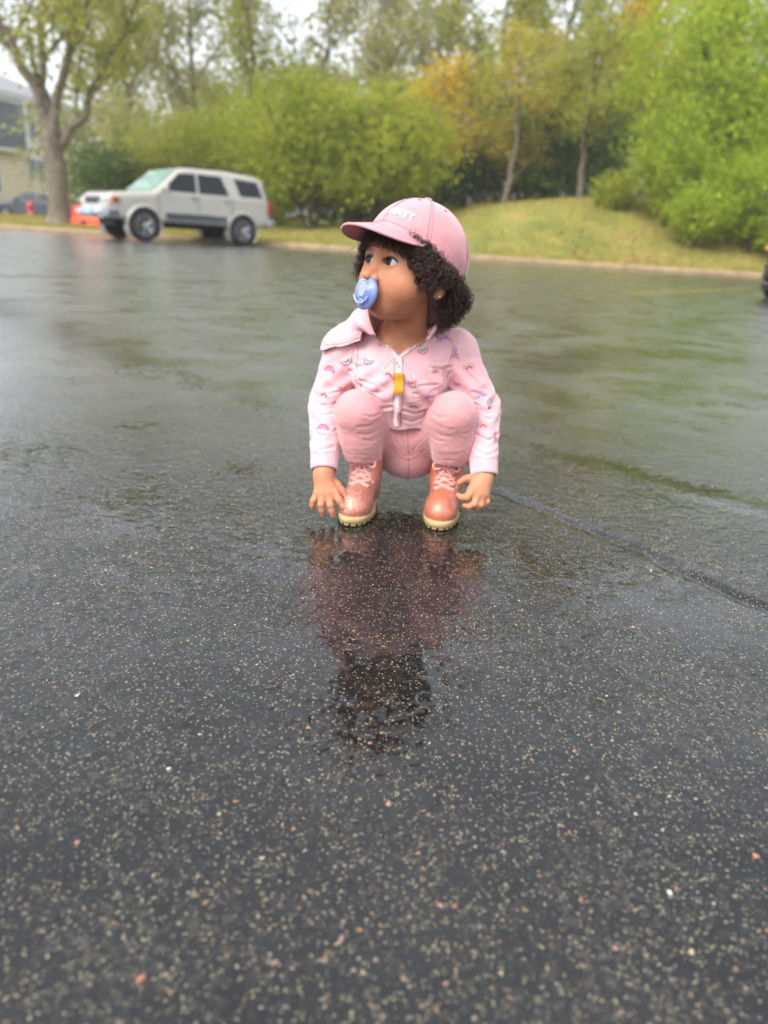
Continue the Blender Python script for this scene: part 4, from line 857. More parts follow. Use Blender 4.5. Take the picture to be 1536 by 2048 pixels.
    for i in range(nl+1):
        th = pi*i/nl; rr = 1.0
        for j in range(na): VV.append((rr*sin(th)*cos(2*pi*j/na), rr*sin(th)*sin(2*pi*j/na), rr*cos(th)))
    VV = np.array(VV)*ER
    for i in range(nl):
        for j in range(na): FF.append((i*na+j, (i+1)*na+j, (i+1)*na+(j+1) % na, i*na+(j+1) % na))
    gz = fwd*.93+(-left)*.34+up*.10
    for s in (1, -1):
        e = obj('eye', VV, FF, em, person); e.location = tow((EYE[0]*s, EYE[1], EYE[2]))-R0
        e.rotation_mode = 'QUATERNION'; e.rotation_quaternion = Vector(gz).to_track_quat('Z', 'Y')
    dark = mat('dark_hair', S(60, 41, 33), .46, var=(70., .5), spec=.6)
    for s in (1, -1):                                                             # lashes along the upper lid, brow
        mb = MB(); t = np.linspace(-1, 1, 14)
        P = np.stack([s*(EYE[0]+.0006+t*.0130), EYE[1]+.0140-.0066*t*t, EYE[2]+.0060*(1-t*t)], 1)
        mb.tube(tow(P), .0011*(1-.5*t*t)+.0003, 5)
        for u in np.linspace(-.85, .95, 11):
            q0 = np.array([s*(EYE[0]+.0006+u*.0130), EYE[1]+.0140-.0066*u*u, EYE[2]+.0060*(1-u*u)])
            mb.tube(tow([q0, q0+[s*u*.0012, .0022, .0008], q0+[s*u*.0022, .0034, .0028]]), [.0003, .00025, .0001], 3)
        mb.build('eyelashes', dark, person, True, R0)
    # ---- earring
    lob = tow((.0722, .002, -.045)); mb = MB(); V, Q = surface(lambda p: ball(p, lob, .0021), lob-.004, lob+.004, .0005)
    obj('earring', V, Q, mat('gold_stud', S(235, 205, 170), .2, 1., var=(300., .1)), person, True, None, R0)

    # ---- cap: crown as a closed shell, six panels
    CAPC = np.array([0, -.004, .010]); e_f, e_b = .0390, -.034
    def edge_c(az): return (e_f+e_b)/2+(e_f-e_b)/2*np.cos(az)-.004*np.sin(az)**2     # az from the front
    def crown(az, t, off=0.):
        """t: 0 at the edge .. 1 at the top"""
        c0 = edge_c(az); ct = .083+.003*np.cos(az); el0 = np.arcsin(np.clip((c0-CAPC[2])/.083, -1, 1)); el = el0+(pi/2-el0)*t
        ce = np.cos(el); ra = .0745; rb = np.where(np.cos(az) > 0, .090, .0925)
        seam = np.abs(((az/(pi/3)) % 1)-.5)*2; seam = np.where(seam > .94, (seam-.94)/.06, 0)
        k = 1+.008*np.maximum(np.cos(az), 0)*np.sin(np.clip((el-.1)*1.7, 0, pi))**2-.006*seam*ce
        wr = .0013*np.sin(az*9+3*np.sin(el*3))*np.sin(el*7+az*2)*(1-t)+.0011*np.sin(az*17+el*5)*np.exp(-(t/.25)**2)
        r = k+off/.08+wr/.08*(.5-.5*np.cos(az-.3))
        return np.stack([CAPC[0]+ra*r*ce*np.sin(az), CAPC[1]+rb*r*ce*np.cos(az), CAPC[2]+.083*(r)*np.sin(el)], -1)
    na, nt_ = 180, 44; az = np.linspace(0, 2*pi, na, endpoint=False); tt = np.linspace(0, 1, nt_)
    G = crown(az[None, :].repeat(nt_, 0), tt[:, None].repeat(na, 1)); Gi = crown(az[None, :].repeat(nt_, 0), tt[:, None].repeat(na, 1), -.0022)
    V = np.concatenate([G.reshape(-1, 3), Gi.reshape(-1, 3)]); n = na*nt_; Q = []
    i, j = np.meshgrid(np.arange(nt_-1), np.arange(na), indexing='ij'); a = (i*na+j).ravel(); b_ = (i*na+(j+1) % na).ravel()
    Q = np.concatenate([np.stack([a, b_, b_+na, a+na], 1), np.stack([a+n, a+na+n, b_+na+n, b_+n], 1),
                        np.stack([np.arange(na), np.arange(na)+n, (np.arange(na)+1) % na+n, (np.arange(na)+1) % na], 1)])
    cap = obj('cap', tow(V), Q[:, ::-1], capm, person, True, None, R0); cap['label'] = 'pink cotton cap with white lettering above the brim'
    seamm = mat('pink_stitching', S(176, 114, 121), .8, var=(500., .1))
    for k in range(6):                                                            # panel seams with a stitch line each side
        for dz in (-.035, .035):
            s_ = np.linspace(.03, .97, 40); azk = (k+0.0)*pi/3+dz*np.ones_like(s_)
            mb = MB(); mb.tube(tow(crown(azk, s_, .0002)), .00042, 4); mb.build('stitching', seamm, cap, True, R0)
    mb = MB(); s_ = np.linspace(0, 2*pi, 160); mb.tube(tow(crown(s_, np.full(160, .045), .0001)), .00045, 4); mb.build('stitching', seamm, cap, True, R0)
    tp = tow(crown(np.array([0.]), np.array([1.])))[0]
    V, Q = surface(lambda p: ell((p-tp.astype(F))@HRf, (0, 0, 0.0008), (.0068, .0068, .0032)), tp-.01, tp+.01, .0008); obj('button', V, Q, capm, cap, True, None, R0)
    for k in range(6):
        q = tow(crown(np.array([(k+.5)*pi/3]), np.array([.66]), .0006))[0]; nrm = q-tow(CAPC); nrm /= np.linalg.norm(nrm)
        u_ = np.cross(nrm, up); u_ /= np.linalg.norm(u_); w_ = np.cross(nrm, u_); t = np.linspace(0, 2*pi, 13)
        mb = MB(); mb.tube(q+.0021*(np.cos(t)[:, None]*u_+np.sin(t)[:, None]*w_), .0007, 5); mb.build('eyelet', seamm, cap, True, R0)
    # brim: a curved bill, 3 mm thick
    ns, nr = 60, 16; s_ = np.linspace(-1, 1, ns); azs = s_*rad(56)
    base = crown(azs, np.zeros(ns), -.001); th = s_*rad(88)
    outer = np.stack([0.0640*np.sin(th), .046+.098*np.cos(th)**.75*1.0-.000*th, np.zeros(ns)], 1)
    outer[:, 1] = np.maximum(.016+.120*np.cos(th)**.62, base[:, 1]-.001)
    outer[0] = base[0]; outer[-1] = base[-1]
    def bill(tt_, dz):
        P = base[None]*(1-tt_[:, None, None])+outer[None]*tt_[:, None, None]
        dr = -.0150*tt_[:, None]*np.cos(th)[None]**.5                              # falls towards the tip
        cv = -4.2*P[..., 0]**2*(0.25+.75*tt_[:, None])                             # sides bent down
        zb = base[:, 2][None]*(1-tt_[:, None])+(e_f+0*tt_[:, None])*tt_[:, None]+dr+cv+4.2*.25*(base[:, 0]**2)[None]*(1-tt_[:, None])
        P[..., 2] = zb+dz; return P
    tr = np.linspace(0, 1, nr); Pt = bill(tr, .0016); Pb = bill(tr, -.0016); V = np.concatenate([Pt.reshape(-1, 3), Pb.reshape(-1, 3)]); n = ns*nr
    i, j = np.meshgrid(np.arange(nr-1), np.arange(ns-1), indexing='ij'); a = (i*ns+j).ravel()
    Q = [np.stack([a, a+1, a+ns+1, a+ns], 1), np.stack([a+n, a+ns+n, a+ns+1+n, a+1+n], 1)]
    a = (nr-1)*ns+np.arange(ns-1); Q.append(np.stack([a, a+1, a+1+n, a+n], 1))
    Q = np.concatenate(Q); brim = obj('brim', tow(V), Q, capm, cap, True, None, R0)
    mb = MB(); mb.tube(tow(bill(np.array([1.]), 0)[0]), .0021, 6); mb.build('brim_edge', capm, brim, True, R0)
    for q in (.18, .34, .5, .66, .82):
        mb = MB(); mb.tube(tow(bill(np.array([q]), .0018)[0][3:-3]), .00035, 4); mb.build('stitching', seamm, brim, True, R0)
    # lettering on the front panel, wrapped on to the crown
    fc = bpy.data.curves.new('lettering', 'FONT'); fc.body = 'NAVY'; fc.size = 1.; fc.extrude = 0; fc.resolution_u = 4; fc.space_character = 1.0; fc.offset = .004
    to = bpy.data.objects.new('lettering_curve', fc); COL.objects.link(to); dg = bpy.context.evaluated_depsgraph_get(); dg.update()
    tm = bpy.data.meshes.new_from_object(to.evaluated_get(dg)); bpy.data.objects.remove(to)
    import bmesh
    bm = bmesh.new(); bm.from_mesh(tm); bmesh.ops.triangulate(bm, faces=bm.faces); bmesh.ops.subdivide_edges(bm, edges=bm.edges, cuts=2, use_grid_fill=True)
    bm.verts.ensure_lookup_table(); T = np.array([v.co[:] for v in bm.verts]); Tf = [[v.index for v in f.verts] for f in bm.faces]; bm.free()
    w = T[:, 0].max(); hgt = T[:, 1].max()
    def wrap(T, off):
        u = T[:, 0]/w; v = T[:, 1]/hgt
        return crown(rad(3)+u*rad(37), .165+v*.125-.0*u, off)
    nT = len(T); ed = {}
    for f in Tf:
        for k in range(len(f)):
            e = (f[k], f[(k+1) % len(f)]); ed[e] = 1
    rim = [e for e in ed if (e[1], e[0]) not in ed]
    V = np.concatenate([wrap(T, .0016), wrap(T, .0002)]); FF = [f[::-1] for f in Tf]+[(a, b_, b_+nT, a+nT) for a, b_ in rim]
    obj('lettering', tow(V), FF, whitethread, cap, False, None, R0)

    # ---- hair: a dark under-volume and about a thousand curls
    rg = np.random.RandomState(11)
    def hairvol(p):
        q = (p-HCf)@HRf; aq = np.abs(q[:, 0])
        d = ell(q, (0, -.014, -.014), (.0715, .079, .073))
        d = smin(d, ell(q, (0, -.045, -.050), (.060, .044, .040)), .02)
        d = smin(d, ell(q, (0, .040, .022), (.056, .040, .018)), .02)
        d = d+F(.003)*wob(p, 420., 1)
        face = q[:, 1]-(F(.034)+np.clip(q[:, 2], -1, 0)*F(.75)); face = np.minimum(face, -(q[:, 2]-F(.008)))     # open in front of the ears
        d = smax(d, face, .012)
        ear = ell(np.stack([aq, q[:, 1], q[:, 2]], 1), (.069, .003, -.044), (.016, .018, .015)); d = smax(d, -ear, .004)
        return smax(d, (q[:, 2]-F(edge_c(0.)+.012)-(q[:, 1]-F(.08))*F(.33)), .004)
    V, Q = surface(hairvol, tow((0, 0, 0))-.13, tow((0, 0, 0))+.13, .0022)
    hair = obj('hair', V, Q, dark, person, True, None, R0)
    K = 0; cur = []
    def curl(root, out_d, length, hr, turns, sag, ns=3, rr=.00055):
        m = 26; t = np.linspace(0, 1, m); out_d = out_d/np.linalg.norm(out_d)
        c = root[None]+out_d[None]*(length*(t-.35*sag*t*t))[:, None]+np.array([0, 0, -1.])[None]*(length*sag*.75*t**1.7)[:, None]
        x = np.cross(out_d, [.3, .2, .9]); x /= np.linalg.norm(x); y = np.cross(out_d, x); ph = rg.rand()*6.28
        lq = (c-HC)@HR
        if ((lq[:, 0] > .045) & (np.abs(lq[:, 1]-.004) < .017) & (lq[:, 2] > -.060) & (lq[:, 2] < -.034)).any(): return
        for k in range(ns):
            a = ph+t*turns*2*pi+k*.35; r_ = hr*np.minimum(1, t*5)*(1-.55*t*t)*(1+.15*k)
            P = c+r_[:, None]*(np.cos(a)[:, None]*x+np.sin(a)[:, None]*y)+rg.normal(0, .0006, 3)
            cur.append((P, rr*np.minimum(1, 1.35-t)*np.ones(m)))
    tries = 0
    while K < 1700 and tries < 60000:
        tries += 1; v = rg.normal(size=3); v /= np.linalg.norm(v); q = v*np.array([.069, .082, .074])+[0, -.010, -.004]
        ec = edge_c(math.atan2(q[0], q[1]))
        if q[2] > ec+.004 or q[2] < -.083: continue
        fr = .050+.75*min(q[2], 0.)-.03*max(0, -q[2]-.03)/.03
        if q[1] > fr+.010*rg.rand()-.004: continue
        if q[2] < -.06 and q[1] > -.03: continue
        if abs(q[0]) > .055 and abs(q[1]-.0) < .014 and -.054 < q[2] < -.032 : continue      # ear lobe stays free
        o = np.array([v[0]*.8, min(v[1], .2)*.75, v[2]*.3-.25]); o = (o/np.linalg.norm(o))@HR.T
        K += 1; ln = rg.uniform(.014, .034)
        curl(tow(q), o, ln, rg.uniform(.0035, .0062), rg.uniform(1.8, 3.4), rg.uniform(.2, .8))
    for k in range(460):                                                          # fringe under the brim
        a = rg.uniform(-1.0, 1.0); u = a*rad(66); q = crown(np.array([u]), np.array([.0]), -.006)[0]+[0, 0, rg.uniform(-.002, .004)]
        side = abs(a)**2
        o = (np.array([.5*np.sign(a)*side, .42*(1-side), -.75+rg.uniform(-.2, .2)]))@HR.T
        curl(tow(q), o, rg.uniform(.022, .036), rg.uniform(.003, .0055), rg.uniform(1.2, 2.6), .25, 2, .0005)
    for k in range(300):                                                          # far temple puff, stands off the face
        q = np.array([-1*rg.uniform(.054, .068), rg.uniform(.005, .042), rg.uniform(-.028, .018)])
        o = np.array([-.75+rg.uniform(-.3, .3), .45+rg.uniform(-.3, .3), rg.uniform(-.5, .3)])@HR.T
        curl(tow(q), o, rg.uniform(.018, .032), rg.uniform(.003, .005), rg.uniform(1.6, 3.), .3, 2)
    for k in range(330):                                                          # loose ringlets on the outside and at the hairline
        q = None
        while q is None:
            v = rg.normal(size=3); v /= np.linalg.norm(v); w_ = v*np.array([.076, .083, .080])+[0, -.010, -.010]
            hl = .052+.75*min(w_[2], 0.)-.03*max(0, -w_[2]-.03)/.03
            if -.086 < w_[2] < edge_c(math.atan2(w_[0], w_[1]))+.002 and (w_[1] < hl+.004) and abs(w_[0]) > .02: q = w_
        o = np.array([v[0]*.7, (.5 if q[1] > hl-.02 else v[1]*.6)+rg.normal(0, .2), -.35+rg.normal(0, .3)])@HR.T
        curl(tow(q), o, rg.uniform(.014, .028), rg.uniform(.004, .0075), rg.uniform(1.6, 3.), .3, 4, .0005)
    for k in range(90):                                                           # fine flyaways over the cap edge and cheek
        u = rg.uniform(rad(35), rad(190)); q = crown(np.array([u]), np.array([.0]), .001)[0]
        o = np.array([np.sin(u)*.9, np.cos(u)*.5, rg.uniform(-.1, .9)])@HR.T
        curl(tow(q), o, rg.uniform(.008, .02), rg.uniform(.002, .005), rg.uniform(.8, 2), .1, 1, .00022)
    for k in range(520):                                                          # frizz standing off the outline
        v = rg.normal(size=3); v /= np.linalg.norm(v); q = v*np.array([.083, .090, .086])+[0, -.014, -.012]
        if q[2] > edge_c(math.atan2(q[0], q[1]))+.006 or q[2] < -.092 or q[1] > .052+.75*min(q[2], 0.): continue
        curl(tow(q), (np.array([v[0], v[1]*.8, -.2+rg.normal(0, .4)]))@HR.T, rg.uniform(.012, .026), rg.uniform(.002, .006), rg.uniform(.7, 2.2), .3, 1, .00020)
    P = np.stack([c[0] for c in cur]); Rr = np.stack([c[1] for c in cur]); V, Q = tubes(P, Rr, 3)
    obj('curls', V, Q, dark, hair, True, None, R0)

    def creases(base, lines, depth, w):
        out_ = []
        for ln in lines:
            q = march(base, [(x, 1.08, z) for x, z in ln], np.tile([0, 1., 0], (len(ln), 1)), .3); out_.append((np.array(q), depth*(.7+.6*rg.rand()), w*(.8+.5*rg.rand())))
        def f(p):
            d = np.zeros(len(p), F)
            for q, dp, w_ in out_:
                lo, hi = q.min(0)-4*w_-.004, q.max(0)+4*w_+.004; m = ((p > lo) & (p < hi)).all(1)
                if not m.any(): continue
                pm = p[m]; t = chain(pm, [tuple(v) for v in q], [0.]*len(q)); d[m] += F(dp)*(np.exp(-(t/F(w_))**2)-F(.65)*np.exp(-((t-F(2.1*w_))/F(1.3*w_))**2))
            return d
        return f
    # ---- leggings
    def legs0(p):
        d = ell(p, (.033, 1.312, .118), (.088, .066, .070))
        d = smin(d, ell(p, (.038, 1.300, .084), (.050, .058, .043)), .03)
        d = smin(d, ell(p, (.032, 1.276, .132), (.064, .050, .046)), .02)
        out = d
        for s, (h, k, a) in ((-1, (HL, KL, AL)), (1, (HRr, KR, AR))):
            th = cone(p, h, k, .054, .0385)
            sh = chain(p, [(k[0], k[1]+.002, k[2]-.004), ((k[0]+a[0])/2, (k[1]+a[1])/2-.004, (k[2]+a[2])/2), a], [.0385, .0365, .0325])
            sh = np.maximum(sh, -(p[:, 2]-F(a[2]+.004)))
            g = smin(th, sh, .007)
            out = smin(out, g, .012)
            # creases: round the hem, behind the knee and on the inner thigh
            w = np.exp(-((p[:, 2]-F(a[2]+.016))/F(.012))**2)*(vl(p-A(a[0], a[1], a[2]+.015)) < .06)
            out = out-F(.0003)*w*np.sin((p[:, 2]+F(4.)*(p[:, 0]-F(a[0]))**2+F(.006)*wob(p, 55., 3+s))*F(620.))
            w2 = np.exp(-(vl(p-A(k[0]-s*.034, k[1]+.012, k[2]-.018))/F(.022))**2)
            out = out-F(.0005)*w2*np.sin((p[:, 2]*F(.9)+p[:, 0]*F(s*.6))*F(420.)+F(1.8)*wob(p, 60., 7+s))
        fo = np.sin(p@A(40., 90., 230.)+F(2.5)*wob(p, 40., 13))*np.clip(wob(p, 33., 15)*2, 0, 1)
        return out-F(.0012)*wob(p, 95., 2)-F(.0005)*wob(p, 260., 4)-F(.0008)*fo
    lk = [[(-.020, .167), (-.034, .160), (-.052, .159)], [(-.018, .152), (-.033, .145), (-.050, .146)], [(-.018, .178), (-.030, .175), (-.044, .179)], [(-.082, .109), (-.052, .101), (-.018, .110)], [(-.084, .122), (-.060, .114), (-.032, .118)],
          [(-.016, .138), (-.028, .133), (-.040, .135)], [(-.088, .160), (-.078, .152), (-.070, .152)]]
    lk = lk+[[(.050-x, z+.006) for x, z in l] for l in lk]+[[(.002, .140), (.016, .120), (.030, .106)], [(.062, .142), (.052, .122), (.042, .108)], [(.022, .128), (.030, .112), (.036, .098)]]
    lc = creases(legs0, lk, .0008, .0021)
    def legs(p): return legs0(p)+lc(p)
    V, Q = surface(legs, (-.13, 1.13, .02), (.19, 1.42, .27), .0019)
    leg = obj('leggings', V, Q, pink2, person, True, None, R0); leg['label'] = 'plain rose pink leggings'
    def seam(name, f, pts, m, parent, r=.0007, n=40, off=.0003, sides=5):
        P, _ = onto(f, spline(pts, n), off); mb = MB(); mb.tube(P, r, sides); return mb.build(name, m, parent, True, R0)
    seamp = mat('rose_seam', S(180, 122, 129), .85, var=(400., .1))
    seam('seam', legs, [(.030, 1.235, .150), (.034, 1.24, .115), (.037, 1.25, .085), (.039, 1.27, .055), (.040, 1.30, .043)], seamp, leg)
    seam('seam', legs, [(.006, 1.235, .120), (.018, 1.238, .100), (.034, 1.238, .092), (.050, 1.238, .099), (.060, 1.235, .120)], seamp, leg)

    # ---- hoodie
    up_neck = A(.004, 1.252, .335)
    Vb = A(.008, 1.196, .272)
    def hood0(p):
        d = chain(p, [CH, BE], [.073, .084], 0)
        d = smin(d, chain(p, [SL, (.010, 1.280, .262), SR], [.035, .060, .035]), .03)
        d = smin(d, ell(p, (.010, 1.236, .222), (.070, .047, .055)), .03)
        d = np.maximum(d, -(p[:, 2]-F(.150)+F(.12)*np.clip(F(.03)-np.abs(p[:, 0]-F(.01)), 0, 1)))
        for s, e, w, sg in ((SL, EL, WL, -1), (SR, ERr, WR, 1)):
            arm = smin(cone(p, s, e, .0365, .0305), cone(p, e, w, .0305, .0225), .006)
            ax = A(*w)-A(*e); ax = ax/np.linalg.norm(ax)
            arm = np.maximum(arm, (p-A(*w))@ax+F(.018))
            # sleeve folds gather at the elbow
            w_ = np.exp(-(vl(p-A(*e))/F(.045))**2)
            arm = arm-F(.0022)*w_*np.sin((p@A(.15*sg, .55, -.8))*F(330.)+F(1.6)*wob(p, 45., 8))
            d = smin(d, arm, .010)
        d = smin(d, chain(p, [(-.046, 1.226, .312), (-.052, 1.275, .318), (.004, 1.325, .310), (.064, 1.280, .325), (.058, 1.232, .318)], [.010, .014, .020, .014, .010]), .014)
        # pulls running from the arm pits and zip
        f1 = np.exp(-(np.abs(p[:, 2]-F(.225))/F(.035))**2)*np.exp(-((p[:, 1]-F(1.21))/F(.06))**2)
        d = d-F(.0020)*f1*np.sin((p[:, 2]*F(.85)+np.abs(p[:, 0]-F(.01))*F(.75))*F(210.)+wob(p, 30., 6)*F(1.2))
        fo = np.sin(p@A(95., 60., 150.)+F(2.2)*wob(p, 38., 10))*np.clip(wob(p, 30., 12)*2, 0, 1)
        return d-F(.0016)*wob(p, 75., 5)-F(.0007)*wob(p, 210., 9)-F(.0013)*fo
    hk = [[(-.072, .238), (-.052, .227), (-.030, .223)], [(-.066, .229), (-.045, .214), (-.020, .212)], [(-.076, .252), (-.060, .246), (-.044, .251)], [(.090, .238), (.070, .228), (.045, .227)], [(.086, .229), (.065, .216), (.036, .214)],
          [(.094, .254), (.078, .250), (.058, .256)], [(-.003, .262), (-.012, .250), (-.015, .234)], [(.020, .260), (.031, .247), (.033, .231)], [(-.034, .190), (-.014, .185), (.002, .189)], [(.020, .184), (.040, .178), (.058, .185)], [(.022, .168), (.036, .163), (.052, .169)],
          [(-.136, .187), (-.115, .177), (-.092, .183)], [(-.138, .173), (-.118, .161), (-.095, .167)], [(-.133, .203), (-.110, .195), (-.090, .202)], [(-.131, .142), (-.110, .133), (-.090, .141)], [(-.098, .242), (-.110, .227), (-.124, .217)], [(-.13, .118), (-.11, .112), (-.092, .117)],
          [(.186, .201), (.165, .190), (.140, .197)], [(.187, .185), (.167, .174), (.143, .181)], [(.180, .217), (.158, .209), (.135, .216)], [(.184, .152), (.165, .143), (.145, .151)], [(.114, .256), (.129, .241), (.145, .229)], [(.183, .127), (.165, .121), (.147, .126)], [(.100, .272), (.098, .250), (.090, .232)], [(-.068, .272), (-.066, .252), (-.058, .234)]]
    hc = creases(hood0, hk, .0019, .0022)
    def hood_outer(p): return hood0(p)+hc(p)
    def hole(p):
        d = cone(p, (.006, 1.268, .268), up_neck, .040, .050)
        q = p-Vb; wd = np.clip(q[:, 2], 0, None)*F(1.12)-F(.001)
        v = np.maximum(np.abs(q[:, 0]+q[:, 2]*F(.02))-wd, -q[:, 2]); v = np.maximum(v, p[:, 1]-F(1.262))
        return smin(d, v, .004)
    def hoodie(p): return smax(hood_outer(p), -hole(p), .003)
    V, Q = surface(hoodie, (-.165, 1.14, .08), (.215, 1.42, .35), .0019)
    hd = obj('hoodie', V, Q, pink, person, True, None, R0); hd['label'] = 'pale pink zip hoodie printed with small rainbows'
    for e, w in ((EL, WL), (ERr, WR)):                                             # ribbed cuffs
        ax = A(*w)-A(*e); ln = np.linalg.norm(ax); ax = ax/ln; c0 = A(*w)-ax*F(.020); c1 = A(*w)+ax*F(.006)
        def cuff(p):
            d = cone(p, tuple(c0), tuple(c1+ax*F(.01)), .0240, .0218); t = (p-c0)@ax
            d = smax(smax(d, t-F(.026), .003), -t, .003)
            inn = np.maximum(cone(p, tuple(c0), tuple(c1+ax*F(.01)), .0195, .0185), -(t-F(.012)))
            return smax(d, -inn, .002)-F(.0003)*wob(p, 300., 2)
        V, Q = surface(cuff, A(*w)-.05, A(*w)+.05, .0013); obj('cuff', V, Q, pinkrib, hd, True, None, R0)
    # turned-down hood flaps over the shoulders
    def flap(name, inner, outer_, bulge, thick=.0042):
        n, m = 26, 22; I_ = spline(inner, n); O_ = spline(outer_, n); t = np.linspace(0, 1, m)
        P = I_[:, None]*(1-t)[None, :, None]+O_[:, None]*t[None, :, None]
        P = P+np.array(bulge)[None, None]*(np.sin(pi*np.clip(t*.92+.05, 0, 1))**.8)[None, :, None]
        P = P+(np.sin(np.linspace(0, 7, n))[:, None]*np.sin(t*4)[None]*.0014)[..., None]*np.array([.3, -.6, .7])
        Pf = P.reshape(-1, 3).astype(F); e_ = F(5e-4); d_ = hood_outer(Pf); g_ = np.stack([hood_outer(Pf+e_*np.eye(3, dtype=F)[i])-hood_outer(Pf-e_*np.eye(3, dtype=F)[i]) for i in range(3)], 1); g_ /= vl(g_)[:, None]+F(1e-9)
        tgt = np.clip(d_, .0034, .0075); wgt = np.repeat(np.clip(t*2.2-.25, 0, 1)[None], n, 0).ravel().astype(F)
        P = (Pf+g_*((tgt-d_)*wgt)[:, None]).reshape(n, m, 3).astype(float)
        nx = np.cross(np.gradient(P, axis=0), np.gradient(P, axis=1)); nx /= np.linalg.norm(nx, axis=2)[..., None]
        if nx[..., 2].mean() < 0: nx = -nx
        Vt = (P+nx*thick/2).reshape(-1, 3); Vb_ = (P-nx*thick/2).reshape(-1, 3); q = []
        i, j = np.meshgrid(np.arange(n-1), np.arange(m-1), indexing='ij'); a = (i*m+j).ravel(); k = n*m
        q = [np.stack([a, a+1, a+m+1, a+m], 1), np.stack([a+k, a+m+k, a+m+1+k, a+1+k], 1)]
        bd = [i_*m for i_ in range(n)], [i_*m+m-1 for i_ in range(n)], list(range(m)), list(range((n-1)*m, n*m))
        for e in bd:
            e = np.array(e); q.append(np.stack([e[:-1], e[1:], e[1:]+k, e[:-1]+k], 1))
        o = obj(name, np.concatenate([Vt, Vb_]), np.concatenate(q), pink, hd, True, None, R0)
        bv = o.modifiers.new('soft', 'SUBSURF'); bv.levels = 1; bv.render_levels = 1
        mb = MB(); mb.tube(P[:, -3]+nx[:, -3]*thick*.52, .0006, 4); mb.build('seam', seamp, o, True, R0)
        return o
    flap('hood_flap', [(-.030, 1.196, .300), (-.040, 1.206, .322), (-.046, 1.232, .345), (-.044, 1.285, .342)],
         [(-.064, 1.200, .289), (-.100, 1.216, .280), (-.121, 1.250, .264), (-.117, 1.308, .270)], (-.005, -.005, .009))
    flap('hood_flap', [(.048, 1.206, .296), (.058, 1.210, .316), (.066, 1.232, .334), (.064, 1.285, .338)],
         [(.060, 1.198, .298), (.072, 1.206, .306), (.088, 1.244, .318), (.098, 1.305, .312)], (.004, -.007, .007))
    # zip: two toothed edges of the open neck, closed zip below, slider and yellow cloth pull
    teeth = mat('zip_teeth', S(246, 222, 222), .45, var=(300., .06)); tape = fabric('zip_tape', S(238, 186, 192))
    def beads(name, pts, n, d, parent):
        P, g = onto(hood_outer, spline(pts, n), .0008); mb = MB(); T = np.gradient(P, axis=0); T /= np.linalg.norm(T, axis=1)[:, None]
        for p, t, nn in zip(P, T, g):
            nn = nn-t*(nn@t); nn /= np.linalg.norm(nn); mb.box(p, d, np.stack([np.cross(t, nn), t, nn], 1), .0003)
        return mb.build(name, teeth, parent, True, R0)
    zl = [(-.036, 1.20, .3095), (-.023, 1.196, .2985), (-.007, 1.193, .2845), (.0065, 1.19, .2725)]
    zr = [(.052, 1.205, .3095), (.039, 1.198, .2985), (.023, 1.193, .2845), (.0095, 1.19, .2725)]
    zc = [(.008, 1.19, .272), (.0095, 1.185, .24), (.0105, 1.185, .205), (.0095, 1.19, .17), (.0095, 1.2, .150)]
    for z_ in (zl, zr): beads('zip_teeth', z_, 22, (.0042, .0020, .0026), hd)
    P, g = onto(hood_outer, spline(zc, 60), .0002); mb = MB()
    Vz = np.concatenate([P+[-.0055, 0, 0], P+[.0055, 0, 0]]); Vz, _ = onto(hood_outer, Vz, .0007); k = len(P); a = np.arange(k-1)
    obj('zip_tape', Vz, np.stack([a, a+k, a+k+1, a+1], 1), tape, hd, True, None, R0)
    beads('zip_teeth', zc, 62, (.0046, .0012, .0020), hd)
    for dx in (-.0075, .0075): seam('seam', hood_outer, [(x+dx, y, z) for x, y, z in zc], seamp, hd, .0005)
    q, g = onto(hood_outer, [(.0085, 1.19, .2655)], .0025); q = q[0]
    mb = MB(); mb.box(q, (.0095, .0035, .0130), None, .0018); mb.box(q+[0, -.0025, -.002], (.004, .002, .012), None, .0008)
    sl = mb.build('zip_slider', white, hd, True, R0)
    t = np.linspace(0, 2*pi, 17); mb = MB(); c = q+[.0003, -.004, -.0115]
    mb.tube(np.stack([c[0]+.0032*np.cos(t), np.full(17, c[1]), c[2]+.0075*np.sin(t)], 1), .0009, 6); mb.build('pull_ring', white, sl, True, R0)
    cc, _ = onto(hood_outer, np.stack([np.full(9, c[0]), np.full(9, 1.18), np.linspace(c[2]-.005, c[2]-.038, 9)], 1), .0042)
    pm = mat('yellow_webbing', S(206, 146, 26), .8, var=(260., .18), bump=(700., .8, .0008)); mb = MB()
    n = 9; zz = np.linspace(0, -.030, n); yy = -.0012*np.sin(np.linspace(0, 9, n)); V = []
    for i in range(n):
        for sx, sy in ((-1, -1), (1, -1), (1, 1), (-1, 1)): V.append((c[0]+.0004+sx*(.0074-.0005*(i % 2))+.0015*i/n, min(cc[i][1], cc[0][1]+.001)+yy[i]*.5+sy*.0014, c[2]-.005+zz[i]*1.1))
    FF = [(0, 1, 2, 3), tuple((n-1)*4+k for k in (3, 2, 1, 0))]+[(i*4+k, (i+1)*4+k, (i+1)*4+(k+1) % 4, i*4+(k+1) % 4) for i in range(n-1) for k in range(4)]
    obj('pull_tab', V, FF, pm, sl, False, None, R0)
    # pocket edges, arm-hole seams, hem
    for pts in ([(-.048, 1.20, .214), (-.030, 1.195, .205), (-.012, 1.19, .200), (.001, 1.19, .199)], [(.020, 1.19, .197), (.036, 1.19, .200), (.062, 1.195, .203), (.064, 1.2, .193)],
                [(.0195, 1.19, .197), (.0185, 1.19, .175), (.019, 1.2, .152)], [(-.062, 1.23, .305), (-.068, 1.22, .27), (-.064, 1.215, .235), (-.052, 1.21, .215)],
                [(.092, 1.235, .315), (.098, 1.225, .285), (.094, 1.22, .25), (.086, 1.215, .225)]):
        seam('seam', hood_outer, pts, seamp, hd, .0006)
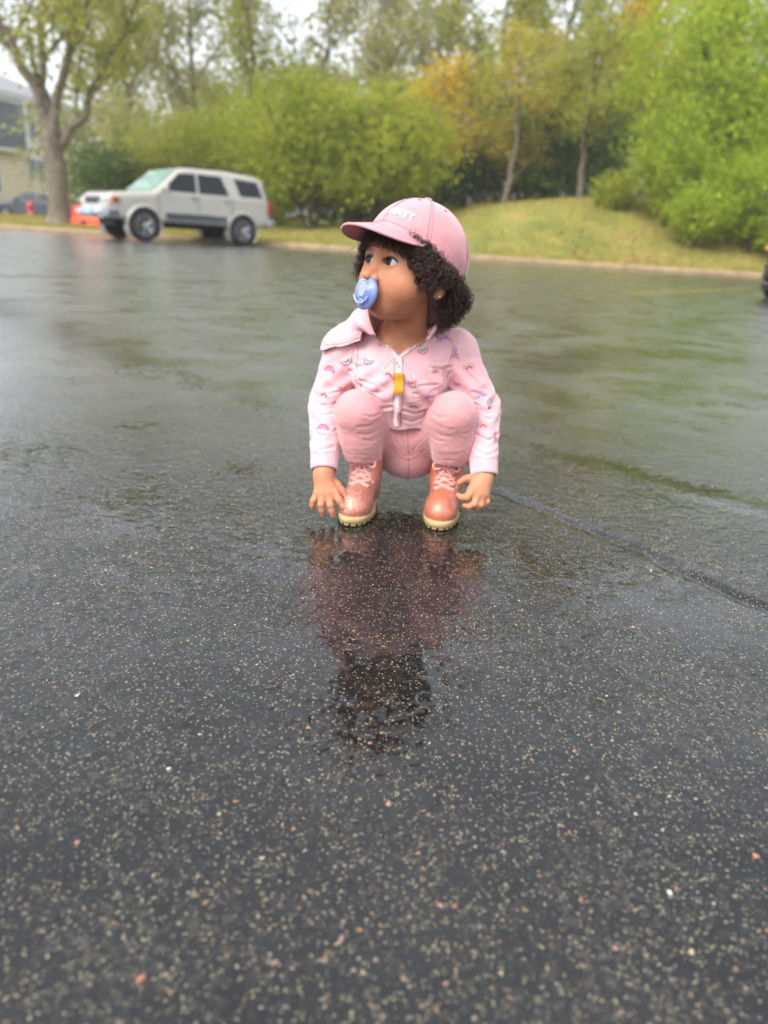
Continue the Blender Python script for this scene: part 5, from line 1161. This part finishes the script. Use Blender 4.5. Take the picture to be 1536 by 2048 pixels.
    # printed rainbows: three bands each, laid on the cloth
    cols = {k: mat('print_'+k, c, .75, var=(300., .1), bump=(800., .3, .0005)) for k, c in dict(red=S(206, 84, 92), pink=S(206, 66, 124), lilac=S(160, 112, 186), yellow=S(204, 180, 118),
            green=S(150, 176, 110), teal=S(70, 158, 138), sky=S(148, 172, 204), coral=S(216, 128, 112), rose=S(220, 164, 176)).items()}
    sets = dict(a=('yellow', 'rose', 'pink'), b=('red', 'coral', 'lilac'), c=('green', 'rose', 'pink'), d=('pink', 'rose', 'teal'), e=('sky', 'coral', 'red'), f=('coral', 'sky', 'lilac'))
    # (x, z) on the front of the cloth, turn in degrees, colour set
    pr = [(-.068, .283, 5, 'a'), (-.078, .252, 205, 'd'), (-.106, .236, -8, 'b'), (-.041, .259, 178, 'd'), (-.007, .244, -12, 'c'), (.031, .232, 185, 'e'), (.069, .250, 3, 'c'),
          (.046, .281, 195, 'd'), (.101, .278, 110, 'f'), (.125, .256, 12, 'c'), (.077, .299, 20, 'f'), (.148, .211, 14, 'f'), (.156, .166, -2, 'c'), (.107, .226, 170, 'e'),
          (-.111, .146, 2, 'b'), (-.112, .195, -16, 'a'), (-.083, .206, 175, 'e'), (.063, .209, 14, 'f'), (.038, .193, 0, 'c'), (.163, .114, 4, 'f'), (-.133, .119, 100, 'd'),
          (.176, .150, 80, 'e'), (.058, .183, 180, 'e'), (.166, .200, 60, 'd')]
    o = np.array([(x, 1.06, z) for x, z, *_ in pr]); hits = march(hood_outer, o, np.tile([0, 1., 0], (len(pr), 1)), .4)
    for (x, z, rt, st), hp in zip(pr, hits):
        if hp[1] > 1.40: continue
        _, g = onto(hood0, [hp]); nn = g[0].astype(float); ux = np.cross([0, 0, 1.], nn); ux /= np.linalg.norm(ux)+1e-9; ux = ux if ux[0] > 0 else -ux
        uz = np.cross(nn, ux); uz = uz if uz[2] > 0 else -uz; a0 = rad(rt); u_ = ux*cos(a0)+uz*sin(a0); w_ = -ux*sin(a0)+uz*cos(a0)
        VV, FF, mi = [], [], []
        for bnd, (r1, r0) in enumerate(((.0108, .0090), (.0086, .0069), (.0062, .0030))):
            an = np.linspace(pi*.02, pi*.98, 13); k0 = len(VV)
            for rr in (r0, r1):
                for an_ in an: VV.append(hp+u_*rr*cos(an_)+w_*(rr*sin(an_)-.004))
            FF += [(k0+i, k0+i+1, k0+13+i+1, k0+13+i) for i in range(12)]; mi += [bnd]*12
        VV = march(hood_outer, np.array(VV)+nn*.012, np.tile(-nn, (len(VV), 1)), .03)+nn*.0005; obj('rainbow_print', VV, FF, [cols[k] for k in sets[st]], hd, True, mi, R0)

    # ---- boots
    bm_, nt, b = node_mat('rose_glitter_leather'); tc = N(nt, 'ShaderNodeTexCoord'); vo = N(nt, 'ShaderNodeTexVoronoi'); vo.inputs['Scale'].default_value = 1100.
    L(nt, tc.outputs['Object'], vo.inputs['Vector']); rp = N(nt, 'ShaderNodeValToRGB'); sp = N(nt, 'ShaderNodeSeparateColor'); L(nt, vo.outputs['Color'], sp.inputs[0]); L(nt, sp.outputs[0], rp.inputs[0])
    e = rp.color_ramp.elements; e[0].color = (*S(178, 104, 88), 1); e[1].color = (*S(234, 184, 164), 1); e[0].position = .35
    L(nt, rp.outputs[0], b.inputs['Base Color']); b.inputs['Metallic'].default_value = .55; b.inputs['Roughness'].default_value = .42; b.inputs['Coat Weight'].default_value = .3
    vm = N(nt, 'ShaderNodeVectorMath', operation='SUBTRACT'); L(nt, vo.outputs['Color'], vm.inputs[0]); vm.inputs[1].default_value = (.5, .5, .5)
    vs = N(nt, 'ShaderNodeVectorMath', operation='SCALE'); L(nt, vm.outputs[0], vs.inputs[0]); vs.inputs['Scale'].default_value = .7
    ge = N(nt, 'ShaderNodeNewGeometry'); va = N(nt, 'ShaderNodeVectorMath', operation='ADD'); L(nt, ge.outputs['Normal'], va.inputs[0]); L(nt, vs.outputs[0], va.inputs[1])
    vn = N(nt, 'ShaderNodeVectorMath', operation='NORMALIZE'); L(nt, va.outputs[0], vn.inputs[0]); L(nt, vn.outputs[0], b.inputs['Normal'])
    smooth_l = mat('rose_metallic_leather', S(198, 116, 92), .42, .3, var=(90., .12), coat=.3, bump=(500., .15, .0005))
    solem = mat('tan_rubber', S(176, 150, 108), .6, var=(80., .12), bump=(300., .2, .0006)); lacem = mat('rose_laces', S(212, 150, 144), .75, var=(300., .12), bump=(1500., .5, .0005))
    metal = mat('rose_metal', S(232, 190, 178), .25, 1., var=(200., .1))
    def boot(x0, y0, turn, leather, label, bowseed):
        c_, s_ = cos(turn), sin(turn); Rb = np.array([[c_, -s_, 0], [s_, c_, 0], [0, 0, 1]])   # local: -y to the toe
        o0 = np.array([x0, y0, 0.]); tw = lambda q: np.asarray(q, float)@Rb.T+o0; Rf = Rb.astype(F); of = o0.astype(F)
        def up_(p):
            q = (p-of)@Rf
            d = ell(q, (0, -.045, .022), (.0285, .036, .0285))                      # toe cap
            d = smin(d, chain(q, [(0, -.026, .030), (0, .004, .046), (0, .020, .060)], [.024, .0255, .0265]), .014)
            d = smin(d, ell(q, (0, .030, .026), (.0265, .030, .028)), .014)         # heel
            d = smin(d, cone(q, (0, .022, .055), (0, .030, .104), .0275, .0300), .012)
            d = smin(d, chain(q, [(.0275, .03, .101), (0, .004, .100), (-.0275, .03, .101), (0, .057, .102), (.0275, .03, .101)], [.0045]*5), .004)   # padded collar
            d = np.maximum(d, (q[:, 2]-F(.106)));
            d = smax(d, -(q[:, 2]-F(.0125)), .003)
            d = smax(d, -cone(q, (0, .029, .085), (0, .031, .13), .0245, .0265), .003)
            line = np.abs(q[:, 1]+F(.022)+F(.9)*(q[:, 2]-F(.045))*(q[:, 2] < .06)-np.abs(q[:, 0])*F(.5))
            d = d-F(.0007)*np.exp(-(line/F(.002))**2)
            return d-F(.0005)*wob(p, 160., bowseed)
        V, Q = surface(up_, tw((0, 0, .05))-[.075, .095, .06], tw((0, 0, .05))+[.075, .095, .07], .0014)
        bt = obj('boot', V, Q, leather, person, True, None, R0); bt['label'] = label
        def outline(k, n=56):
            a = np.linspace(0, 2*pi, n, endpoint=False); yy = -.013+(.0715+k)*np.cos(a); w_ = np.where(yy < -.013, .0305, .0285)+k
            w_ = w_-.004*np.exp(-((yy-.008)/.016)**2)
            return np.stack([w_*np.sign(np.sin(a))*np.abs(np.sin(a))**.72, yy, 0*a], 1)
        mb = MB()
        V = []; prof = ((.0, .0050), (.0010, .0058), (.0010, .0125), (.0, .0142), (-.004, .0150)); n = 56
        for k, z in prof: q = outline(k, n); q[:, 2] = z; V.append(tw(q))
        FF = [(i*n+j, i*n+(j+1) % n, (i+1)*n+(j+1) % n, (i+1)*n+j) for i in range(len(prof)-1) for j in range(n)]+[list(range(n)), [(len(prof)-1)*n+j for j in range(n)]]
        mb.add(np.concatenate(V), FF); so = mb.build('sole', solem, bt, True, R0)
        q = outline(-.001, 22); qi = outline(-.010, 22)
        for k in range(22):                                                       # lugs round the tread
            mb = MB(); a, b2 = q[k], q[(k+1) % 22]; ai, bi = qi[k], qi[(k+1) % 22]; f_ = .16
            pl = [a+(b2-a)*f_, b2+(a-b2)*f_, bi+(ai-bi)*f_, ai+(bi-ai)*f_]
            mb.prism([tw(v)-o0 for v in pl], o0+[0, 0, .0004], o0+[0, 0, .0052]); mb.build('lug', solem, so, False, R0)
        # laces: crossing rows up the throat, eyelets, a loose bow
        rows = [(-.0225, .0500), (-.0125, .0575), (-.0055, .0665), (-.0025, .0765), (-.0015, .0870)]
        pts = {}
        for i, (yy, zz) in enumerate(rows):
            for sg in (-1, 1):
                q0 = tw([(sg*(.0120+.0008*i), yy-.02, zz+.004)]); pts[i, sg] = march(up_, q0, tw([(0, .03, -.006)])-o0-0*q0, 1.5)[0] if False else onto(up_, tw([(sg*(.0125+.0008*i), yy, zz)]), .0012)[0][0]
        for (i, sg), q0 in pts.items():
            _, g = onto(up_, [q0]); nn = g[0]; u_ = np.cross(nn, [0, 0, 1.]); u_ /= np.linalg.norm(u_); w_ = np.cross(nn, u_); t = np.linspace(0, 2*pi, 11)
            mb = MB(); mb.tube(q0+.0022*(np.cos(t)[:, None]*u_+np.sin(t)[:, None]*w_), .0008, 5); mb.build('eyelet', metal, bt, True, R0)
        def lace(P, r=.0024): mb = MB(); mb.tube(spline(P, 30), r, 6); mb.build('lace', lacem, bt, True, R0)
        fr = (tw((0, -1, .5))-o0); fr /= np.linalg.norm(fr)
        lace([pts[0, -1], (pts[0, -1]+pts[0, 1])/2+fr*.004, pts[0, 1]])
        for i in range(4):
            for sg in (-1, 1): lace([pts[i, sg], (pts[i, sg]+pts[i+1, -sg])/2+fr*(.0042+.0012*(sg > 0)), pts[i+1, -sg]])
        rg2 = np.random.RandomState(bowseed); kn = (pts[4, -1]+pts[4, 1])/2+fr*.005+np.array([0, 0, -.004])
        lace([pts[4, -1], kn, pts[4, 1]]); rt_ = tw((1, 0, 0))-o0
        for sg in (-1, 1):                                                        # two loops, two tails
            lace([kn, kn+rt_*sg*.010+fr*.005+[0, 0, .007], kn+rt_*sg*.022+fr*.004+[0, 0, .004], kn+rt_*sg*.020+fr*.005+[0, 0, -.005], kn+rt_*sg*.008+fr*.004+[0, 0, -.002], kn])
            lace([kn, kn+rt_*sg*.006+fr*.005+[0, 0, -.010], kn+rt_*sg*.014+fr*.006+[0, 0, -.022], kn+rt_*sg*(.019+.004*rg2.rand())+fr*.005+[0, 0, -.034]])
        mb = MB()
        for sg in (-1, 1):
            mb.tube(spline([tw((sg*.008, .060, .085)), tw((sg*.006, .064, .108)), tw((0, .064, .114))], 12), .0014, 5)
        mb.build('heel_loop', lacem, bt, True, R0)
    boot(-.041, 1.215, rad(-10), bm_, 'rose glitter ankle boot under the hand with the pointing finger', 3)
    boot(.103, 1.222, rad(-9), smooth_l, 'smooth coral pink ankle boot with loose laces', 7)

    # ---- pacifier, held in the mouth: a thing of its own
    C0 = tow((0, .0885, -.0625)); pc = empty('pacifier', tuple(C0)); tag(pc, "round translucent blue pacifier in the child's mouth", 'pacifier')
    pm_ = mat('blue_silicone', S(122, 140, 206), .32, var=(80., .12), trans=.3, ior=1.41); Rp = HR                       # local axes: left, forward, up
    tw = lambda q: np.asarray(q, float)@Rp.T*1.2
    mb = MB(); n = 48
    prof = [(.0, -.001), (.008, -.001), (.0165, -.0018), (.0195, -.0030), (.0208, -.0030), (.0212, -.0018), (.0206, -.0004), (.0185, .0010), (.0120, .0022), (.0115, .0030), (.0, .0030)]
    V = []; FF = []
    for r_, y_ in prof:
        for k in range(n): a = 2*pi*k/n; V.append((r_*cos(a)*.98, y_-.0016*(r_/.021)**2, r_*sin(a)*1.0))
    for i in range(len(prof)-1):
        for k in range(n): FF.append((i*n+k, (i+1)*n+k, (i+1)*n+(k+1) % n, i*n+(k+1) % n))
    obj('shield', tw(V), FF, pm_, pc)
    mb = MB(); t = np.linspace(0, 2*pi, 5)[:4]+pi/4                                # raised five-sided button with a slot
    pts = [(.0088*sin(2*pi*k/5), 0, .0088*cos(2*pi*k/5)) for k in range(5)]; pts2 = [(x*.7, 0, z*.7) for x, _, z in pts]
    V = np.array([(x, .0028, z) for x, _, z in pts]+[(x, .0042, z) for x, _, z in pts2]); FF = [(k, (k+1) % 5, 5+(k+1) % 5, 5+k) for k in range(5)]+[(5, 6, 7, 8, 9)]
    obj('button', tw(V), FF, pm_, pc, False)
    pl = mat('pale_blue_plastic', S(176, 190, 236), .3, var=(100., .08))
    for z0, nm in ((.0125, 'vent_rim'), (-.0125, 'vent_rim')):
        t = np.linspace(0, 2*pi, 21); mb = MB(); mb.tube(tw(np.stack([.0048*np.cos(t), .0026-0*t, z0+.0026*np.sin(t)], 1)), .0006, 5); mb.build(nm, pl, pc, True)
    mb = MB(); t = np.linspace(rad(200), rad(340), 25); mb.tube(tw(np.stack([.0135*np.cos(t), .0035+.0012*np.sin(t*0+1), .0135*np.sin(t)], 1)), .0010, 6); mb.build('ring_handle', pl, pc, True)
    V, Q = surface(lambda p: chain(p@HRf, [(0, -.003, 0), (0, -.016, -.001), (0, -.024, -.003)], [.005, .0055, .007], .004), (-.04, -.04, -.04), (.04, .04, .04), .0012)
    obj('teat', V, Q, pm_, pc)
build_child()
# ------------------------------------------------------------------ rain-wet air
def build_haze():
    m = bpy.data.materials.new('damp_air'); m.use_nodes = True; nt = m.node_tree; nt.nodes.clear()
    o = nt.nodes.new('ShaderNodeOutputMaterial'); v = nt.nodes.new('ShaderNodeVolumePrincipled'); v.inputs['Color'].default_value = (.93, .95, .97, 1); v.inputs['Density'].default_value = .0014; v.inputs['Anisotropy'].default_value = .3
    nt.links.new(v.outputs[0], o.inputs['Volume']); mb = MB(); mb.box((0, 30, 8.2), (150, 170, 19.6)); h = mb.build('haze', m); kind(h, 'stuff'); tag(h, 'thin damp air over the lot fading the far trees', 'haze')
build_haze()
